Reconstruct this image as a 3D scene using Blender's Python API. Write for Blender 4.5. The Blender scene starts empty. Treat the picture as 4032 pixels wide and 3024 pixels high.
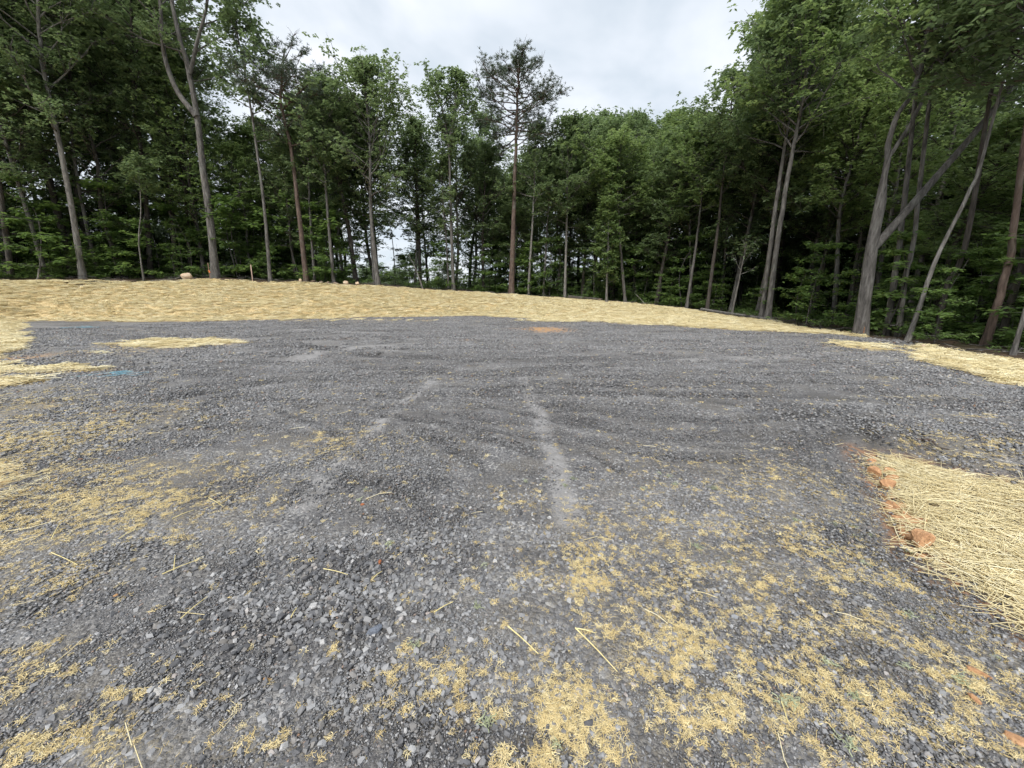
import bpy, bmesh, math, random
import numpy as np
from mathutils import Vector

scn = bpy.context.scene
COL = scn.collection
RNG = np.random.default_rng(7)
random.seed(7)

# ------------------------------------------------------------------ camera
CAM_H = 1.5
PITCH = math.radians(13.5)
FPX = 1515.0                       # focal length in pixels of the 4032 wide photograph
cam_d = bpy.data.cameras.new('camera')
cam_d.sensor_fit = 'HORIZONTAL'; cam_d.sensor_width = 36.0
cam_d.lens = 36.0 * FPX / 4032.0
cam_d.clip_start = 0.05; cam_d.clip_end = 2000
cam = bpy.data.objects.new('camera', cam_d); COL.objects.link(cam)
cam.location = (0, 0, CAM_H); cam.rotation_euler = (math.radians(90) - PITCH, 0, 0)
scn.camera = cam

# ------------------------------------------------------------------ sky and sun (overcast)
SUN_EL, SUN_AZ = math.radians(50), math.radians(205)
world = bpy.data.worlds.new('World'); scn.world = world; world.use_nodes = True
nt = world.node_tree; nt.nodes.clear()
def N(t, kind, **kw):
    n = t.nodes.new(kind)
    for k, v in kw.items():
        if k in n.inputs.keys() if isinstance(k, str) else False: n.inputs[k].default_value = v
        else: setattr(n, k, v)
    return n
wo = N(nt, 'ShaderNodeOutputWorld')
sky = N(nt, 'ShaderNodeTexSky'); sky.sky_type = 'NISHITA'; sky.sun_disc = False
sky.sun_elevation = SUN_EL; sky.sun_rotation = SUN_AZ
bgA = N(nt, 'ShaderNodeBackground'); bgA.inputs['Strength'].default_value = 0.08
nt.links.new(sky.outputs[0], bgA.inputs['Color'])
tc = N(nt, 'ShaderNodeTexCoord')
sep = N(nt, 'ShaderNodeSeparateXYZ'); nt.links.new(tc.outputs['Generated'], sep.inputs[0])
add = N(nt, 'ShaderNodeMath', operation='ADD'); nt.links.new(sep.outputs['Z'], add.inputs[0]); add.inputs[1].default_value = 0.35
dx = N(nt, 'ShaderNodeMath', operation='DIVIDE'); nt.links.new(sep.outputs['X'], dx.inputs[0]); nt.links.new(add.outputs[0], dx.inputs[1])
dy = N(nt, 'ShaderNodeMath', operation='DIVIDE'); nt.links.new(sep.outputs['Y'], dy.inputs[0]); nt.links.new(add.outputs[0], dy.inputs[1])
cmb = N(nt, 'ShaderNodeCombineXYZ'); nt.links.new(dx.outputs[0], cmb.inputs[0]); nt.links.new(dy.outputs[0], cmb.inputs[1])
noi = N(nt, 'ShaderNodeTexNoise'); noi.inputs['Scale'].default_value = 2.1; noi.inputs['Detail'].default_value = 5
noi.inputs['Roughness'].default_value = 0.5; noi.inputs['Distortion'].default_value = 0.3
nt.links.new(cmb.outputs[0], noi.inputs['Vector'])
crp = N(nt, 'ShaderNodeValToRGB')
crp.color_ramp.elements[0].position = 0.34; crp.color_ramp.elements[0].color = (0.50, 0.57, 0.64, 1)
crp.color_ramp.elements[1].position = 0.60; crp.color_ramp.elements[1].color = (0.80, 0.83, 0.88, 1)
nt.links.new(noi.outputs['Fac'], crp.inputs[0])
bgB = N(nt, 'ShaderNodeBackground'); bgB.inputs['Strength'].default_value = 0.50
nt.links.new(crp.outputs[0], bgB.inputs['Color'])
mxs = N(nt, 'ShaderNodeMixShader'); mxs.inputs[0].default_value = 0.93
nt.links.new(bgA.outputs[0], mxs.inputs[1]); nt.links.new(bgB.outputs[0], mxs.inputs[2])
nt.links.new(mxs.outputs[0], wo.inputs['Surface'])

sun_d = bpy.data.lights.new('sun', 'SUN'); sun_d.energy = 1.5; sun_d.angle = math.radians(25); sun_d.color = (1.0, 0.97, 0.92)
sun = bpy.data.objects.new('sun', sun_d); COL.objects.link(sun)
# the cloud-veiled sun stands high behind the camera, a little to the left
sd = Vector((math.sin(SUN_AZ) * math.cos(SUN_EL), math.cos(SUN_AZ) * math.cos(SUN_EL), math.sin(SUN_EL)))
sun.rotation_euler = sd.to_track_quat('Z', 'Y').to_euler(); sun.location = (0, 0, 40)

scn.render.engine = 'CYCLES'
vs = scn.view_settings
vs.view_transform = 'Standard'; vs.look = 'None'; vs.exposure = 1.40; vs.gamma = 1.0; vs.use_curve_mapping = False
scn.cycles.max_bounces = 5; scn.cycles.diffuse_bounces = 3; scn.cycles.glossy_bounces = 1; scn.cycles.transmission_bounces = 3; scn.cycles.use_adaptive_sampling = True; scn.cycles.adaptive_threshold = 0.03; scn.cycles.transparent_max_bounces = 4
scn.cycles.use_denoising = True

# ------------------------------------------------------------------ survey helpers
CP, SP = math.cos(PITCH), math.sin(PITCH)
def W(px, py, Y):
    """Bearing read off the photograph + a distance Y north of the camera -> a point in the place."""
    d = (px - 2016) / FPX; v = (1512 - py) / FPX
    t = Y / (CP + v * SP)
    return np.array((d * t, Y, CAM_H + (-SP + v * CP) * t))
def G(px, py, z=0.0):
    d = (px - 2016) / FPX; v = (1512 - py) / FPX
    t = (z - CAM_H) / (-SP + v * CP)
    return np.array((d * t, (CP + v * SP) * t, z))

def sm(a, b, x):
    t = np.clip((x - a) / (b - a), 0, 1); return t * t * (3 - 2 * t)

def vnoise(x, y, s=0):
    """smooth 2d value noise, 0..1"""
    x = np.asarray(x, float); y = np.asarray(y, float)
    xi = np.floor(x).astype(np.int64); yi = np.floor(y).astype(np.int64)
    xf = x - xi; yf = y - yi
    def h(i, j):
        n = (i * 374761393 + j * 668265263 + s * 974634777) & 0x7fffffff
        n = ((n ^ (n >> 13)) * 1274126177) & 0x7fffffff
        return ((n ^ (n >> 16)) & 0xffff) / 65535.0
    u = xf * xf * (3 - 2 * xf); v = yf * yf * (3 - 2 * yf)
    return (h(xi, yi) * (1 - u) + h(xi + 1, yi) * u) * (1 - v) + (h(xi, yi + 1) * (1 - u) + h(xi + 1, yi + 1) * u) * v
def fbm(x, y, s=0, o=4):
    r = 0; a = 0.5; n = 0
    for k in range(o):
        r = r + a * vnoise(x * 2 ** k, y * 2 ** k, s + k); n += a; a *= 0.5
    return r / n

def sdist(px, py, poly):
    """signed distance to a polygon, positive outside"""
    poly = np.asarray(poly, float); d = np.full(px.shape, 1e9); inside = np.zeros(px.shape, bool)
    for i in range(len(poly)):
        a = poly[i]; b = poly[(i + 1) % len(poly)]; e = b - a
        wx = px - a[0]; wy = py - a[1]
        t = np.clip((wx * e[0] + wy * e[1]) / (e @ e), 0, 1)
        d = np.minimum(d, np.hypot(wx - e[0] * t, wy - e[1] * t))
        c = ((a[1] > py) != (b[1] > py)) & (px < (b[0] - a[0]) * (py - a[1]) / (b[1] - a[1] + 1e-12) + a[0])
        inside ^= c
    return np.where(inside, -d, d)
def pdist(px, py, line):
    line = np.asarray(line, float); d = np.full(px.shape, 1e9)
    for i in range(len(line) - 1):
        a = line[i]; e = line[i + 1] - a
        wx = px - a[0]; wy = py - a[1]
        t = np.clip((wx * e[0] + wy * e[1]) / (e @ e), 0, 1)
        d = np.minimum(d, np.hypot(wx - e[0] * t, wy - e[1] * t))
    return d

# ------------------------------------------------------------------ terrain
PAD = [(-2.2, 0.6), (-3.7, 2.5), (-7.9, 5.8), (-12, 9.4), (-25.3, 20.2), (-17, 19.9), (-10.3, 22.2), (-2.7, 24.5), (2.5, 20.9), (6.6, 17.4),
       (8.9, 15.4), (11.5, 13.8), (11.9, 11.8), (10.6, 10.2), (8.6, 8.4), (8.3, 6.2), (14, 5.0), (30, 4), (30, -12), (-2.2, -12)]
PLOT = [(3.50, 3.62), (2.98, 2.75), (2.55, 2.06), (2.40, 1.5), (2.6, 0.4), (4, -1.5), (9, -1.5), (9, 2.3), (4.25, 2.95)]
EDGE = [(-900, 1110, 20), (0, 1098, 24), (330, 1092, 26), (845, 1088, 28), (1200, 1105, 29), (1490, 1119, 30), (1785, 1141, 31.5), (2010, 1156, 32.5), (2220, 1173, 33),
        (2450, 1191, 32), (2700, 1215, 29), (3018, 1261, 21.5), (3380, 1318, 14.4), (3560, 1350, 11.8), (3950, 1408, 9.2)]
EP = np.array([W(*e) for e in EDGE])
EPX = np.array([e[0] for e in EDGE], float)
def edgeY(px): return float(np.interp(px, EPX, [e[2] for e in EDGE]))
FOREST_IN = [tuple(p[:2]) for p in EP] + [(12.6, 6), (14, 0), (16, -14), (-20, -30), (-60, -10)]
ctr = [(p[0], p[1], p[2]) for p in EP]
for p, px in zip(EP, EPX):
    out = np.array([p[0], p[1] - 6.0]); out /= np.linalg.norm(out)
    fall = 1.0 if 900 < px < 2500 else 0.35
    for r, dz in ((7, -0.3), (25, -2.2), (60, -6.0)):
        ctr.append((p[0] + out[0] * r, p[1] + out[1] * r, p[2] + dz * fall))
for x, y in PAD: ctr.append((x, y, 0.0))
for x in (-6, -2, 2, 6):
    for y in (0, 4, 9, 15): ctr.append((x, y, 0.0))
for x, y, z in ((13, 0, -.1), (14, 6, -.1), (20, -20, 0), (-30, 0, 1.2), (-12, 2, .2), (-30, -30, 0.5), (0, -40, 0), (150, 150, -6), (-150, 150, -3), (0, 200, -9), (120, 0, -2), (-120, 0, 0)): ctr.append((x, y, z))
ctr = np.array(ctr)
_d = np.hypot(ctr[:, None, 0] - ctr[None, :, 0], ctr[:, None, 1] - ctr[None, :, 1])
_n = len(ctr); _A = np.zeros((_n + 1, _n + 1)); _A[:_n, :_n] = _d - np.eye(_n) * 0.3; _A[:_n, _n] = 1; _A[_n, :_n] = 1
_w = np.linalg.solve(_A, np.append(ctr[:, 2], 0))
# wheel ruts left by the trucks (x, y) and the width of the ridge
RUTS = [([G(1500, 1640)[:2], G(1750, 1665)[:2], G(2000, 1745)[:2], G(2120, 1790)[:2]], .10, .030),
        ([G(1640, 1700)[:2], G(1840, 1790)[:2], G(1900, 1850)[:2]], .09, .025),
        ([G(2200, 1600)[:2], G(2500, 1640)[:2], G(2800, 1660)[:2], G(3200, 1640)[:2]], .14, .035),
        ([G(2250, 1660)[:2], G(2600, 1720)[:2], G(3000, 1730)[:2], G(3400, 1680)[:2]], .12, .03),
        ([G(2300, 1740)[:2], G(2600, 1800)[:2], G(2900, 1810)[:2]], .09, .022),
        ([G(1300, 1850)[:2], G(1560, 1930)[:2], G(1700, 2000)[:2]], .08, .018),
        ([G(500, 1330)[:2], G(1100, 1350)[:2], G(1500, 1400)[:2]], .3, .04),
        ([G(1450, 1400)[:2], G(2000, 1420)[:2], G(2700, 1400)[:2]], .3, .04),
        ([G(2300, 1480)[:2], G(2800, 1500)[:2], G(3400, 1500)[:2]], .2, .04),
        ([G(2100, 1545)[:2], G(2700, 1560)[:2], G(3300, 1560)[:2]], .16, .035),
        ([G(600, 1580)[:2], G(1100, 1500)[:2], G(1600, 1480)[:2]], .2, .035),
        ([G(1500, 1560)[:2], G(1900, 1590)[:2], G(2200, 1660)[:2]], .07, .018),
        ([G(1750, 1520)[:2], G(2300, 1535)[:2], G(2900, 1600)[:2]], .08, .02),
        ([G(2450, 1700)[:2], G(2800, 1765)[:2], G(3200, 1770)[:2]], .06, .016),
        ([G(1100, 1620)[:2], G(1300, 1700)[:2], G(1420, 1800)[:2]], .06, .016),
        ([G(1900, 1690)[:2], G(2250, 1750)[:2], G(2450, 1850)[:2]], .06, .016),
        ([G(1400, 1450)[:2], G(1900, 1460)[:2], G(2400, 1440)[:2]], .14, .025),
        ([G(3350, 1640)[:2], G(3450, 1760)[:2], G(3560, 1980)[:2], G(3600, 2250)[:2]], .12, .03)]
DUST = [([G(1700, 1500)[:2], G(1560, 1600)[:2], G(1340, 1810)[:2], G(1180, 2000)[:2]], .10),
        ([G(2060, 1480)[:2], G(2110, 1620)[:2], G(2190, 1830)[:2], G(2240, 2050)[:2]], .10),
        ([G(1150, 1450)[:2], G(1250, 1390)[:2], G(1500, 1360)[:2]], .35),
        ([G(1180, 1300)[:2], G(1500, 1310)[:2]], .4),
        ([G(2700, 1420)[:2], G(3300, 1390)[:2]], .3)]
def hgt(x, y):
    x = np.asarray(x, float); y = np.asarray(y, float); sh = x.shape
    x = x.ravel(); y = y.ravel()
    z = np.zeros(x.shape); CH = 20000
    for i in range(0, len(x), CH):
        xx = x[i:i + CH]; yy = y[i:i + CH]
        dd = np.hypot(xx[:, None] - ctr[None, :, 0], yy[:, None] - ctr[None, :, 1])
        z[i:i + CH] = dd @ _w[:_n] + _w[_n]
    dp = sdist(x, y, PAD)
    far = sm(150, 260, np.hypot(x, y)); z = z * (1 - far) + -6.0 * far
    z *= sm(0.0, 2.2, dp)
    z += sm(0.5, 3, dp) * (fbm(x * .4, y * .4, 31, 3) - .5) * .14
    z += (fbm(x * .35, y * .35, 11, 3) - .5) * .07 * (1 - sm(0, 2, dp))
    # the ruts and small relief of the stone pad
    near = np.hypot(x, y) < 30
    if near.any():
        xn = x[near]; yn = y[near]; dz = np.zeros(xn.shape)
        for ln, w, dep in RUTS:
            q = pdist(xn + (vnoise(xn * 2, yn * 2, 5) - .5) * w, yn + (vnoise(xn * 2, yn * 2, 6) - .5) * w, ln) / w
            dz += dep * (-np.exp(-q * q) + .65 * np.exp(-(q - 1.7) ** 2))
        pl = sdist(xn, yn, PLOT)
        dz -= .11 * sm(.62, -.05, pl)
        dz += .02 * np.exp(-((pl - .75) / .16) ** 2)
        z[near] += dz
    return z.reshape(sh)
def h1(x, y): return float(hgt(np.array([x]), np.array([y]))[0])

# straw that lies on the stone pad: ground ellipses (centre, half axes, amount)
def blob(px, py, rx, ry, a):
    c = G(px, py); e = G(px + rx, py); u = G(px, max(py - ry, 1175)); d = G(px, py + ry)
    return (c[0], c[1], abs(e[0] - c[0]), abs(u[1] - d[1]) / 2, a)
FLUFF = [blob(*b) for b in (
    (2900, 2250, 800, 330, .42), (3300, 2700, 750, 330, .55), (3000, 1930, 560, 150, .33), (2260, 2850, 170, 230, .95), (2180, 3000, 260, 90, .8), (2320, 2260, 140, 120, .80),
    (2650, 2560, 300, 150, .75), (2780, 2800, 260, 130, .7), (300, 2000, 560, 130, .72), (450, 1860, 420, 60, .62), (120, 2300, 260, 120, .5), (250, 2930, 380, 90, .75), (60, 2650, 220, 130, .5),
    (1050, 2920, 200, 90, .5), (1750, 2720, 260, 150, .42), (1300, 1740, 240, 50, .38), (3650, 2350, 160, 280, .62), (3850, 2700, 230, 260, .62), (2050, 1970, 160, 60, .28), (560, 2750, 300, 110, .42),
    (3480, 1490, 70, 7, .9), (3560, 1560, 160, 8, .6), (3900, 1640, 120, 6, .5), (150, 1720, 320, 120, .75), (100, 1590, 260, 80, .8), (80, 2080, 260, 160, .7), (500, 1640, 260, 60, .3), (3800, 1760, 300, 60, .5), (1580, 2370, 30, 18, .9), (1310, 2560, 36, 30, .9), (1600, 2560, 40, 40, .6))]
STRAWP = [blob(*b) for b in ((700, 1352, 260, 20, .95), (420, 1386, 260, 14, .42), (230, 1455, 220, 16, .9), (60, 1510, 120, 22, .9), (2300, 1262, 300, 8, .9), (2600, 1277, 160, 6, .9),
    (3420, 1362, 170, 25, .62), (30, 1960, 90, 200, .6), (300, 1310, 330, 30, .30), (300, 1410, 330, 30, .30), (120, 1600, 260, 90, .28), (1300, 1262, 800, 10, .45))]
def fld(x, y, bl, k=1.6):
    r = np.zeros(np.shape(x))
    for cx, cy, rx, ry, a in bl:
        q = ((x - cx) / rx) ** 2 + ((y - cy) / ry) ** 2
        r = np.maximum(r, a * np.exp(-q ** (k / 2) * .9))
    return r

CLAY = [blob(2130, 1294, 110, 9, 1.3), blob(2180, 1304, 80, 6, 1.1), blob(60, 1410, 70, 18, .9), blob(300, 1395, 60, 6, .3), blob(1330, 1334, 60, 4, .5), blob(1830, 1338, 40, 4, .5)]
def track_field(x, y):
    """pale compacted wheel tracks"""
    r = np.zeros(np.shape(x))
    for ln, w in DUST:
        q = pdist(x + (vnoise(x * 1.5, y * 1.5, 8) - .5) * w, y, ln) / w
        r = np.maximum(r, np.exp(-q ** 4))
    return r
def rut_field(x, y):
    """mask along the ruts, for their painted shade and fewer chippings"""
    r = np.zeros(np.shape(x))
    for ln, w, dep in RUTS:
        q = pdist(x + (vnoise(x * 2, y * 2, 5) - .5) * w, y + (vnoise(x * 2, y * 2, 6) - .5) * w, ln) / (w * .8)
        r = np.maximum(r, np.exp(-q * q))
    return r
def zones(x, y):
    nz = (fbm(x * .8, y * .8, 3, 4) - .5)
    nf = (fbm(x * 5, y * 5, 4, 3) - .5)
    dp = sdist(x, y, PAD) + nz * .9 + nf * .25
    df = sdist(x, y, FOREST_IN) + nz * 1.0 + nf * .4
    pl = sdist(x, y, PLOT) + nf * .16
    straw = np.maximum(sm(-.15, .35, dp), .42 * sm(.05, -.10, pl))
    straw = np.maximum(straw, fld(x, y, STRAWP, 3.0))
    soil = sm(-.8, -.2, df)
    return straw, soil, dp, df, pl

# ------------------------------------------------------------------ mesh helpers
def mesh_np(name, V, F, mats=(), attrs=None, smooth=False):
    me = bpy.data.meshes.new(name)
    V = np.asarray(V, np.float32); F = np.asarray(F, np.int32); k = F.shape[1]
    me.vertices.add(len(V)); me.vertices.foreach_set('co', V.ravel())
    me.loops.add(F.size); me.loops.foreach_set('vertex_index', F.ravel())
    me.polygons.add(len(F))
    me.polygons.foreach_set('loop_start', np.arange(0, F.size, k, dtype=np.int32))
    me.polygons.foreach_set('loop_total', np.full(len(F), k, np.int32))
    if smooth: me.polygons.foreach_set('use_smooth', np.ones(len(F), bool))
    for an, av in (attrs or {}).items():
        a = me.attributes.new(an, 'FLOAT', 'POINT'); a.data.foreach_set('value', np.asarray(av, np.float32))
    for m in mats: me.materials.append(m)
    me.update(calc_edges=True)
    return me
def link(name, me, parent=None, label=None, cat=None, group=None, kind=None):
    o = bpy.data.objects.new(name, me); COL.objects.link(o)
    if parent is not None: o.parent = parent
    if label: o['label'] = label
    if cat: o['category'] = cat
    if group: o['group'] = group
    if kind: o['kind'] = kind
    return o
def empty(name, loc, label, cat, group=None):
    o = link(name, None, None, label, cat, group); o.location = loc; o.empty_display_size = .2
    return o
class MB:
    def __init__(s): s.V = []; s.F = []; s.n = 0; s.A = []
    def add(s, V, F, a=None):
        s.V.append(V); s.F.append(np.asarray(F) + s.n); s.n += len(V)
        if a is not None: s.A.append(np.full(len(V), a) if np.isscalar(a) else a)
    def mesh(s, name, mats, smooth=False, attr=None):
        return mesh_np(name, np.concatenate(s.V), np.concatenate(s.F), mats, {attr: np.concatenate(s.A)} if attr and s.A else None, smooth)
def tube(P, R, n=8, noise=0.0, rng=RNG):
    P = np.asarray(P, float); R = np.asarray(R, float); m = len(P)
    T = np.gradient(P, axis=0); T /= np.linalg.norm(T, axis=1)[:, None] + 1e-9
    ref = np.array((1.0, 0, 0)) if abs(T[0, 0]) < .8 else np.array((0, 1.0, 0))
    U = np.cross(T, ref); U /= np.linalg.norm(U, axis=1)[:, None] + 1e-9
    B = np.cross(T, U)
    a = np.arange(n) * 2 * math.pi / n
    rr = R[:, None] * (1 + noise * (rng.random((m, n)) - .5))
    V = P[:, None, :] + rr[..., None] * (np.cos(a)[None, :, None] * U[:, None, :] + np.sin(a)[None, :, None] * B[:, None, :])
    i = np.arange(m - 1)[:, None] * n; j = np.arange(n)[None, :]; j2 = (j + 1) % n
    F = np.stack([i + j, i + j2, i + n + j2, i + n + j], -1).reshape(-1, 4)
    return V.reshape(-1, 3), F
def spline(C, n):
    """Catmull-Rom through control points"""
    C = np.asarray(C, float)
    if len(C) == 2: return C[0] + (C[1] - C[0]) * np.linspace(0, 1, n)[:, None]
    Q = np.vstack([2 * C[0] - C[1], C, 2 * C[-1] - C[-2]]); t = np.linspace(0, len(C) - 1 - 1e-6, n)
    i = t.astype(int); f = (t - i)[:, None]
    a, b, c, d = Q[i], Q[i + 1], Q[i + 2], Q[i + 3]
    return .5 * (2 * b + (c - a) * f + (2 * a - 5 * b + 4 * c - d) * f ** 2 + (3 * b - a - 3 * c + d) * f ** 3)

# ------------------------------------------------------------------ materials
def mat(name):
    m = bpy.data.materials.new(name); m.use_nodes = True; t = m.node_tree
    b = t.nodes['Principled BSDF']; return m, t, b
def nd(t, kind, **inp):
    n = t.nodes.new(kind)
    for k, v in inp.items():
        if k.startswith('_'): setattr(n, k[1:], v)
        else: n.inputs[k.replace('__', ' ')].default_value = v
    return n
def ramp(t, fac, *st):
    r = t.nodes.new('ShaderNodeValToRGB'); e = r.color_ramp.elements
    while len(e) < len(st): e.new(0.5)
    for q, (p, c) in zip(e, st): q.position = p; q.color = (*c, 1) if len(c) == 3 else c
    t.links.new(fac, r.inputs[0]); return r.outputs[0]
def mixc(t, f, a, b, mode='MIX'):
    m = t.nodes.new('ShaderNodeMix'); m.data_type = 'RGBA'; m.blend_type = mode
    for i, v in ((0, f), (6, a), (7, b)):
        if hasattr(v, 'node'): t.links.new(v, m.inputs[i])
        else: m.inputs[i].default_value = v if i == 0 else (*v, 1)
    return m.outputs[2]
def mth(t, op, a, b=0.0, clamp=False):
    m = t.nodes.new('ShaderNodeMath'); m.operation = op; m.use_clamp = clamp
    for i, v in ((0, a), (1, b)):
        if hasattr(v, 'node'): t.links.new(v, m.inputs[i])
        else: m.inputs[i].default_value = v
    return m.outputs[0]
def mapr(t, v, a, b, c=0.0, d=1.0):
    m = t.nodes.new('ShaderNodeMapRange'); m.interpolation_type = 'SMOOTHSTEP'
    t.links.new(v, m.inputs[0])
    for i, x in enumerate((a, b, c, d)): m.inputs[i + 1].default_value = x
    return m.outputs[0]
def attr(t, name, typ='GEOMETRY'):
    n = t.nodes.new('ShaderNodeAttribute'); n.attribute_name = name; n.attribute_type = typ; return n.outputs['Fac']
def bump(t, b, h, s, d):
    n = nd(t, 'ShaderNodeBump', Strength=s, Distance=d); t.links.new(h, n.inputs['Height']); t.links.new(n.outputs[0], b.inputs['Normal']); return n
def noise(t, vec, sc, det=4, rough=.55, dist=0.0):
    n = nd(t, 'ShaderNodeTexNoise', Scale=sc, Detail=det, Roughness=rough, Distortion=dist); t.links.new(vec, n.inputs['Vector']); return n.outputs['Fac']

def ground_material():
    m, t, b = mat('ground')
    pos = nd(t, 'ShaderNodeNewGeometry').outputs['Position']
    # crushed stone
    v1 = nd(t, 'ShaderNodeTexVoronoi', Scale=55.0); t.links.new(pos, v1.inputs['Vector'])
    v2 = nd(t, 'ShaderNodeTexVoronoi', Scale=150.0); t.links.new(pos, v2.inputs['Vector'])
    s1 = nd(t, 'ShaderNodeSeparateColor'); t.links.new(v1.outputs['Color'], s1.inputs[0])
    s2 = nd(t, 'ShaderNodeSeparateColor'); t.links.new(v2.outputs['Color'], s2.inputs[0])
    g1 = ramp(t, s1.outputs[0], (0, (.07, .07, .075)), (.5, (.165, .162, .165)), (.85, (.29, .285, .28)), (1, (.55, .53, .50)))
    g2 = ramp(t, s2.outputs[0], (0, (.062, .056, .051)), (.6, (.135, .125, .115)), (1, (.28, .262, .235)))
    big = noise(t, pos, .9, 5)
    grav = mixc(t, mapr(t, noise(t, pos, 2.5, 4), .35, .65), g1, g2)
    mb = nd(t, 'ShaderNodeMapping'); t.links.new(pos, mb.inputs[0]); mb.inputs['Scale'].default_value = (.35, 2.2, 1); mb.inputs['Rotation'].default_value = (0, 0, .12)
    band = noise(t, mb.outputs[0], 1.0, 5, .6, .8)
    grav = mixc(t, mapr(t, band, .42, .62, 0, .55), grav, (.085, .084, .09))  # long shadow streaks across the pad, painted into the gravel colour
    grav = mixc(t, mapr(t, big, .3, .7, 0, .25), grav, (.13, .125, .122))
    dust = mth(t, 'MULTIPLY', attr(t, 'dust'), mapr(t, noise(t, pos, 7, 4), .25, .7, .45, 1))
    grav = mixc(t, mth(t, 'MULTIPLY', attr(t, 'rut_shade'), .7), grav, (.062, .06, .06))  # shade lying in the ruts, painted as darker gravel
    grav = mixc(t, mth(t, 'MULTIPLY', dust, .8), grav, (.34, .33, .325))
    grav = mixc(t, mth(t, 'MULTIPLY', attr(t, 'clay'), mapr(t, noise(t, pos, 9, 5), .35, .6)), grav, (.52, .29, .12))
    grav = mixc(t, mth(t, 'MULTIPLY', attr(t, 'fluff'), mapr(t, noise(t, pos, 48, 5, .7), .46, .62, 0, .75)), grav, (.40, .315, .15))
    # straw mulch
    mp = nd(t, 'ShaderNodeMapping'); t.links.new(pos, mp.inputs[0]); mp.inputs['Scale'].default_value = (7, 30, 20)
    mp.inputs['Rotation'].default_value = (0, 0, .25)
    mp2 = nd(t, 'ShaderNodeMapping'); t.links.new(pos, mp2.inputs[0]); mp2.inputs['Scale'].default_value = (30, 9, 20)
    mp2.inputs['Rotation'].default_value = (0, 0, .5)
    n1 = noise(t, mp.outputs[0], 1.6, 6, .7, .4); n2 = noise(t, mp2.outputs[0], 1.6, 6, .7, .4)
    st = mth(t, 'MAXIMUM', n1, n2)
    straw = ramp(t, st, (.40, (.17, .115, .055)), (.49, (.44, .33, .165)), (.58, (.68, .54, .285)), (.75, (.84, .73, .45)))
    straw = mixc(t, mapr(t, noise(t, pos, .45, 5), .42, .72, 0, .25), straw, (.52, .37, .16))
    straw = mixc(t, mapr(t, noise(t, pos, 6.5, 5, .7), .50, .66, 0, .8), straw, (.33, .21, .09))
    bare = mapr(t, noise(t, pos, 1.7, 6, .62), .62, .72)
    straw = mixc(t, mth(t, 'MULTIPLY', bare, .65), straw, (.21, .125, .06))
    # leaf litter and soil
    nl = noise(t, pos, 9, 6, .7)
    soil = ramp(t, nl, (.3, (.022, .014, .009)), (.5, (.06, .038, .024)), (.68, (.13, .085, .052)))
    soil = mixc(t, mapr(t, noise(t, pos, .8, 4), .5, .62, 0, .55), soil, (.035, .055, .02))
    fine = mth(t, 'SUBTRACT', mth(t, 'ADD', noise(t, pos, 26, 5, .7), mth(t, 'MULTIPLY', noise(t, pos, 3.5, 4), .7)), .85)
    fs = mth(t, 'ADD', attr(t, 'straw'), mth(t, 'MULTIPLY', fine, 1.6), False)
    col = mixc(t, mapr(t, fs, .38, .62), grav, straw)
    col = mixc(t, mth(t, 'MULTIPLY', attr(t, 'red'), mapr(t, noise(t, pos, 14, 5), .35, .62)), col, (.34, .17, .075))
    fo = mth(t, 'ADD', attr(t, 'soil'), mth(t, 'MULTIPLY', fine, 1.2))
    col = mixc(t, mapr(t, fo, .4, .6), col, soil)
    t.links.new(col, b.inputs['Base Color']); b.inputs['Roughness'].default_value = .72
    b.inputs['Specular IOR Level'].default_value = .45
    hh = mth(t, 'ADD', mth(t, 'MULTIPLY', v1.outputs['Distance'], -.9), mth(t, 'MULTIPLY', v2.outputs['Distance'], -.35))
    hh = mth(t, 'ADD', hh, mth(t, 'MULTIPLY', st, .8))
    bump(t, b, hh, .8, .012)
    return m
M_GROUND = ground_material()

def stone_material(name):
    m, t, b = mat(name)
    a = mth(t, 'FRACT', mth(t, 'ADD', attr(t, 'tint', 'INSTANCER'), attr(t, 'v')))
    pos = nd(t, 'ShaderNodeNewGeometry').outputs['Position']
    c = ramp(t, a, (0, (.038, .038, .042)), (.22, (.098, .098, .104)), (.46, (.165, .165, .171)), (.64, (.195, .178, .160)), (.76, (.235, .235, .238)), (.90, (.31, .31, .313)), (.965, (.44, .43, .42)), (1.0, (.24, .13, .07)))
    n = noise(t, pos, 160, 4, .65)
    c = mixc(t, mapr(t, n, .35, .75, 0, .35), c, (.12, .118, .12))
    # the same bands as the pad: paler dusty stone between painted shadow streaks
    mb = nd(t, 'ShaderNodeMapping'); t.links.new(pos, mb.inputs[0]); mb.inputs['Scale'].default_value = (.35, 2.2, 1); mb.inputs['Rotation'].default_value = (0, 0, .12)
    c = mixc(t, mapr(t, noise(t, mb.outputs[0], 1.0, 5, .6, .8), .40, .62, .40, 0), c, (.30, .30, .305))
    t.links.new(c, b.inputs['Base Color']); b.inputs['Roughness'].default_value = .55
    bump(t, b, noise(t, pos, 420, 3), .35, .003)
    return m
M_STONE = stone_material('crushed_stone')

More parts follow.
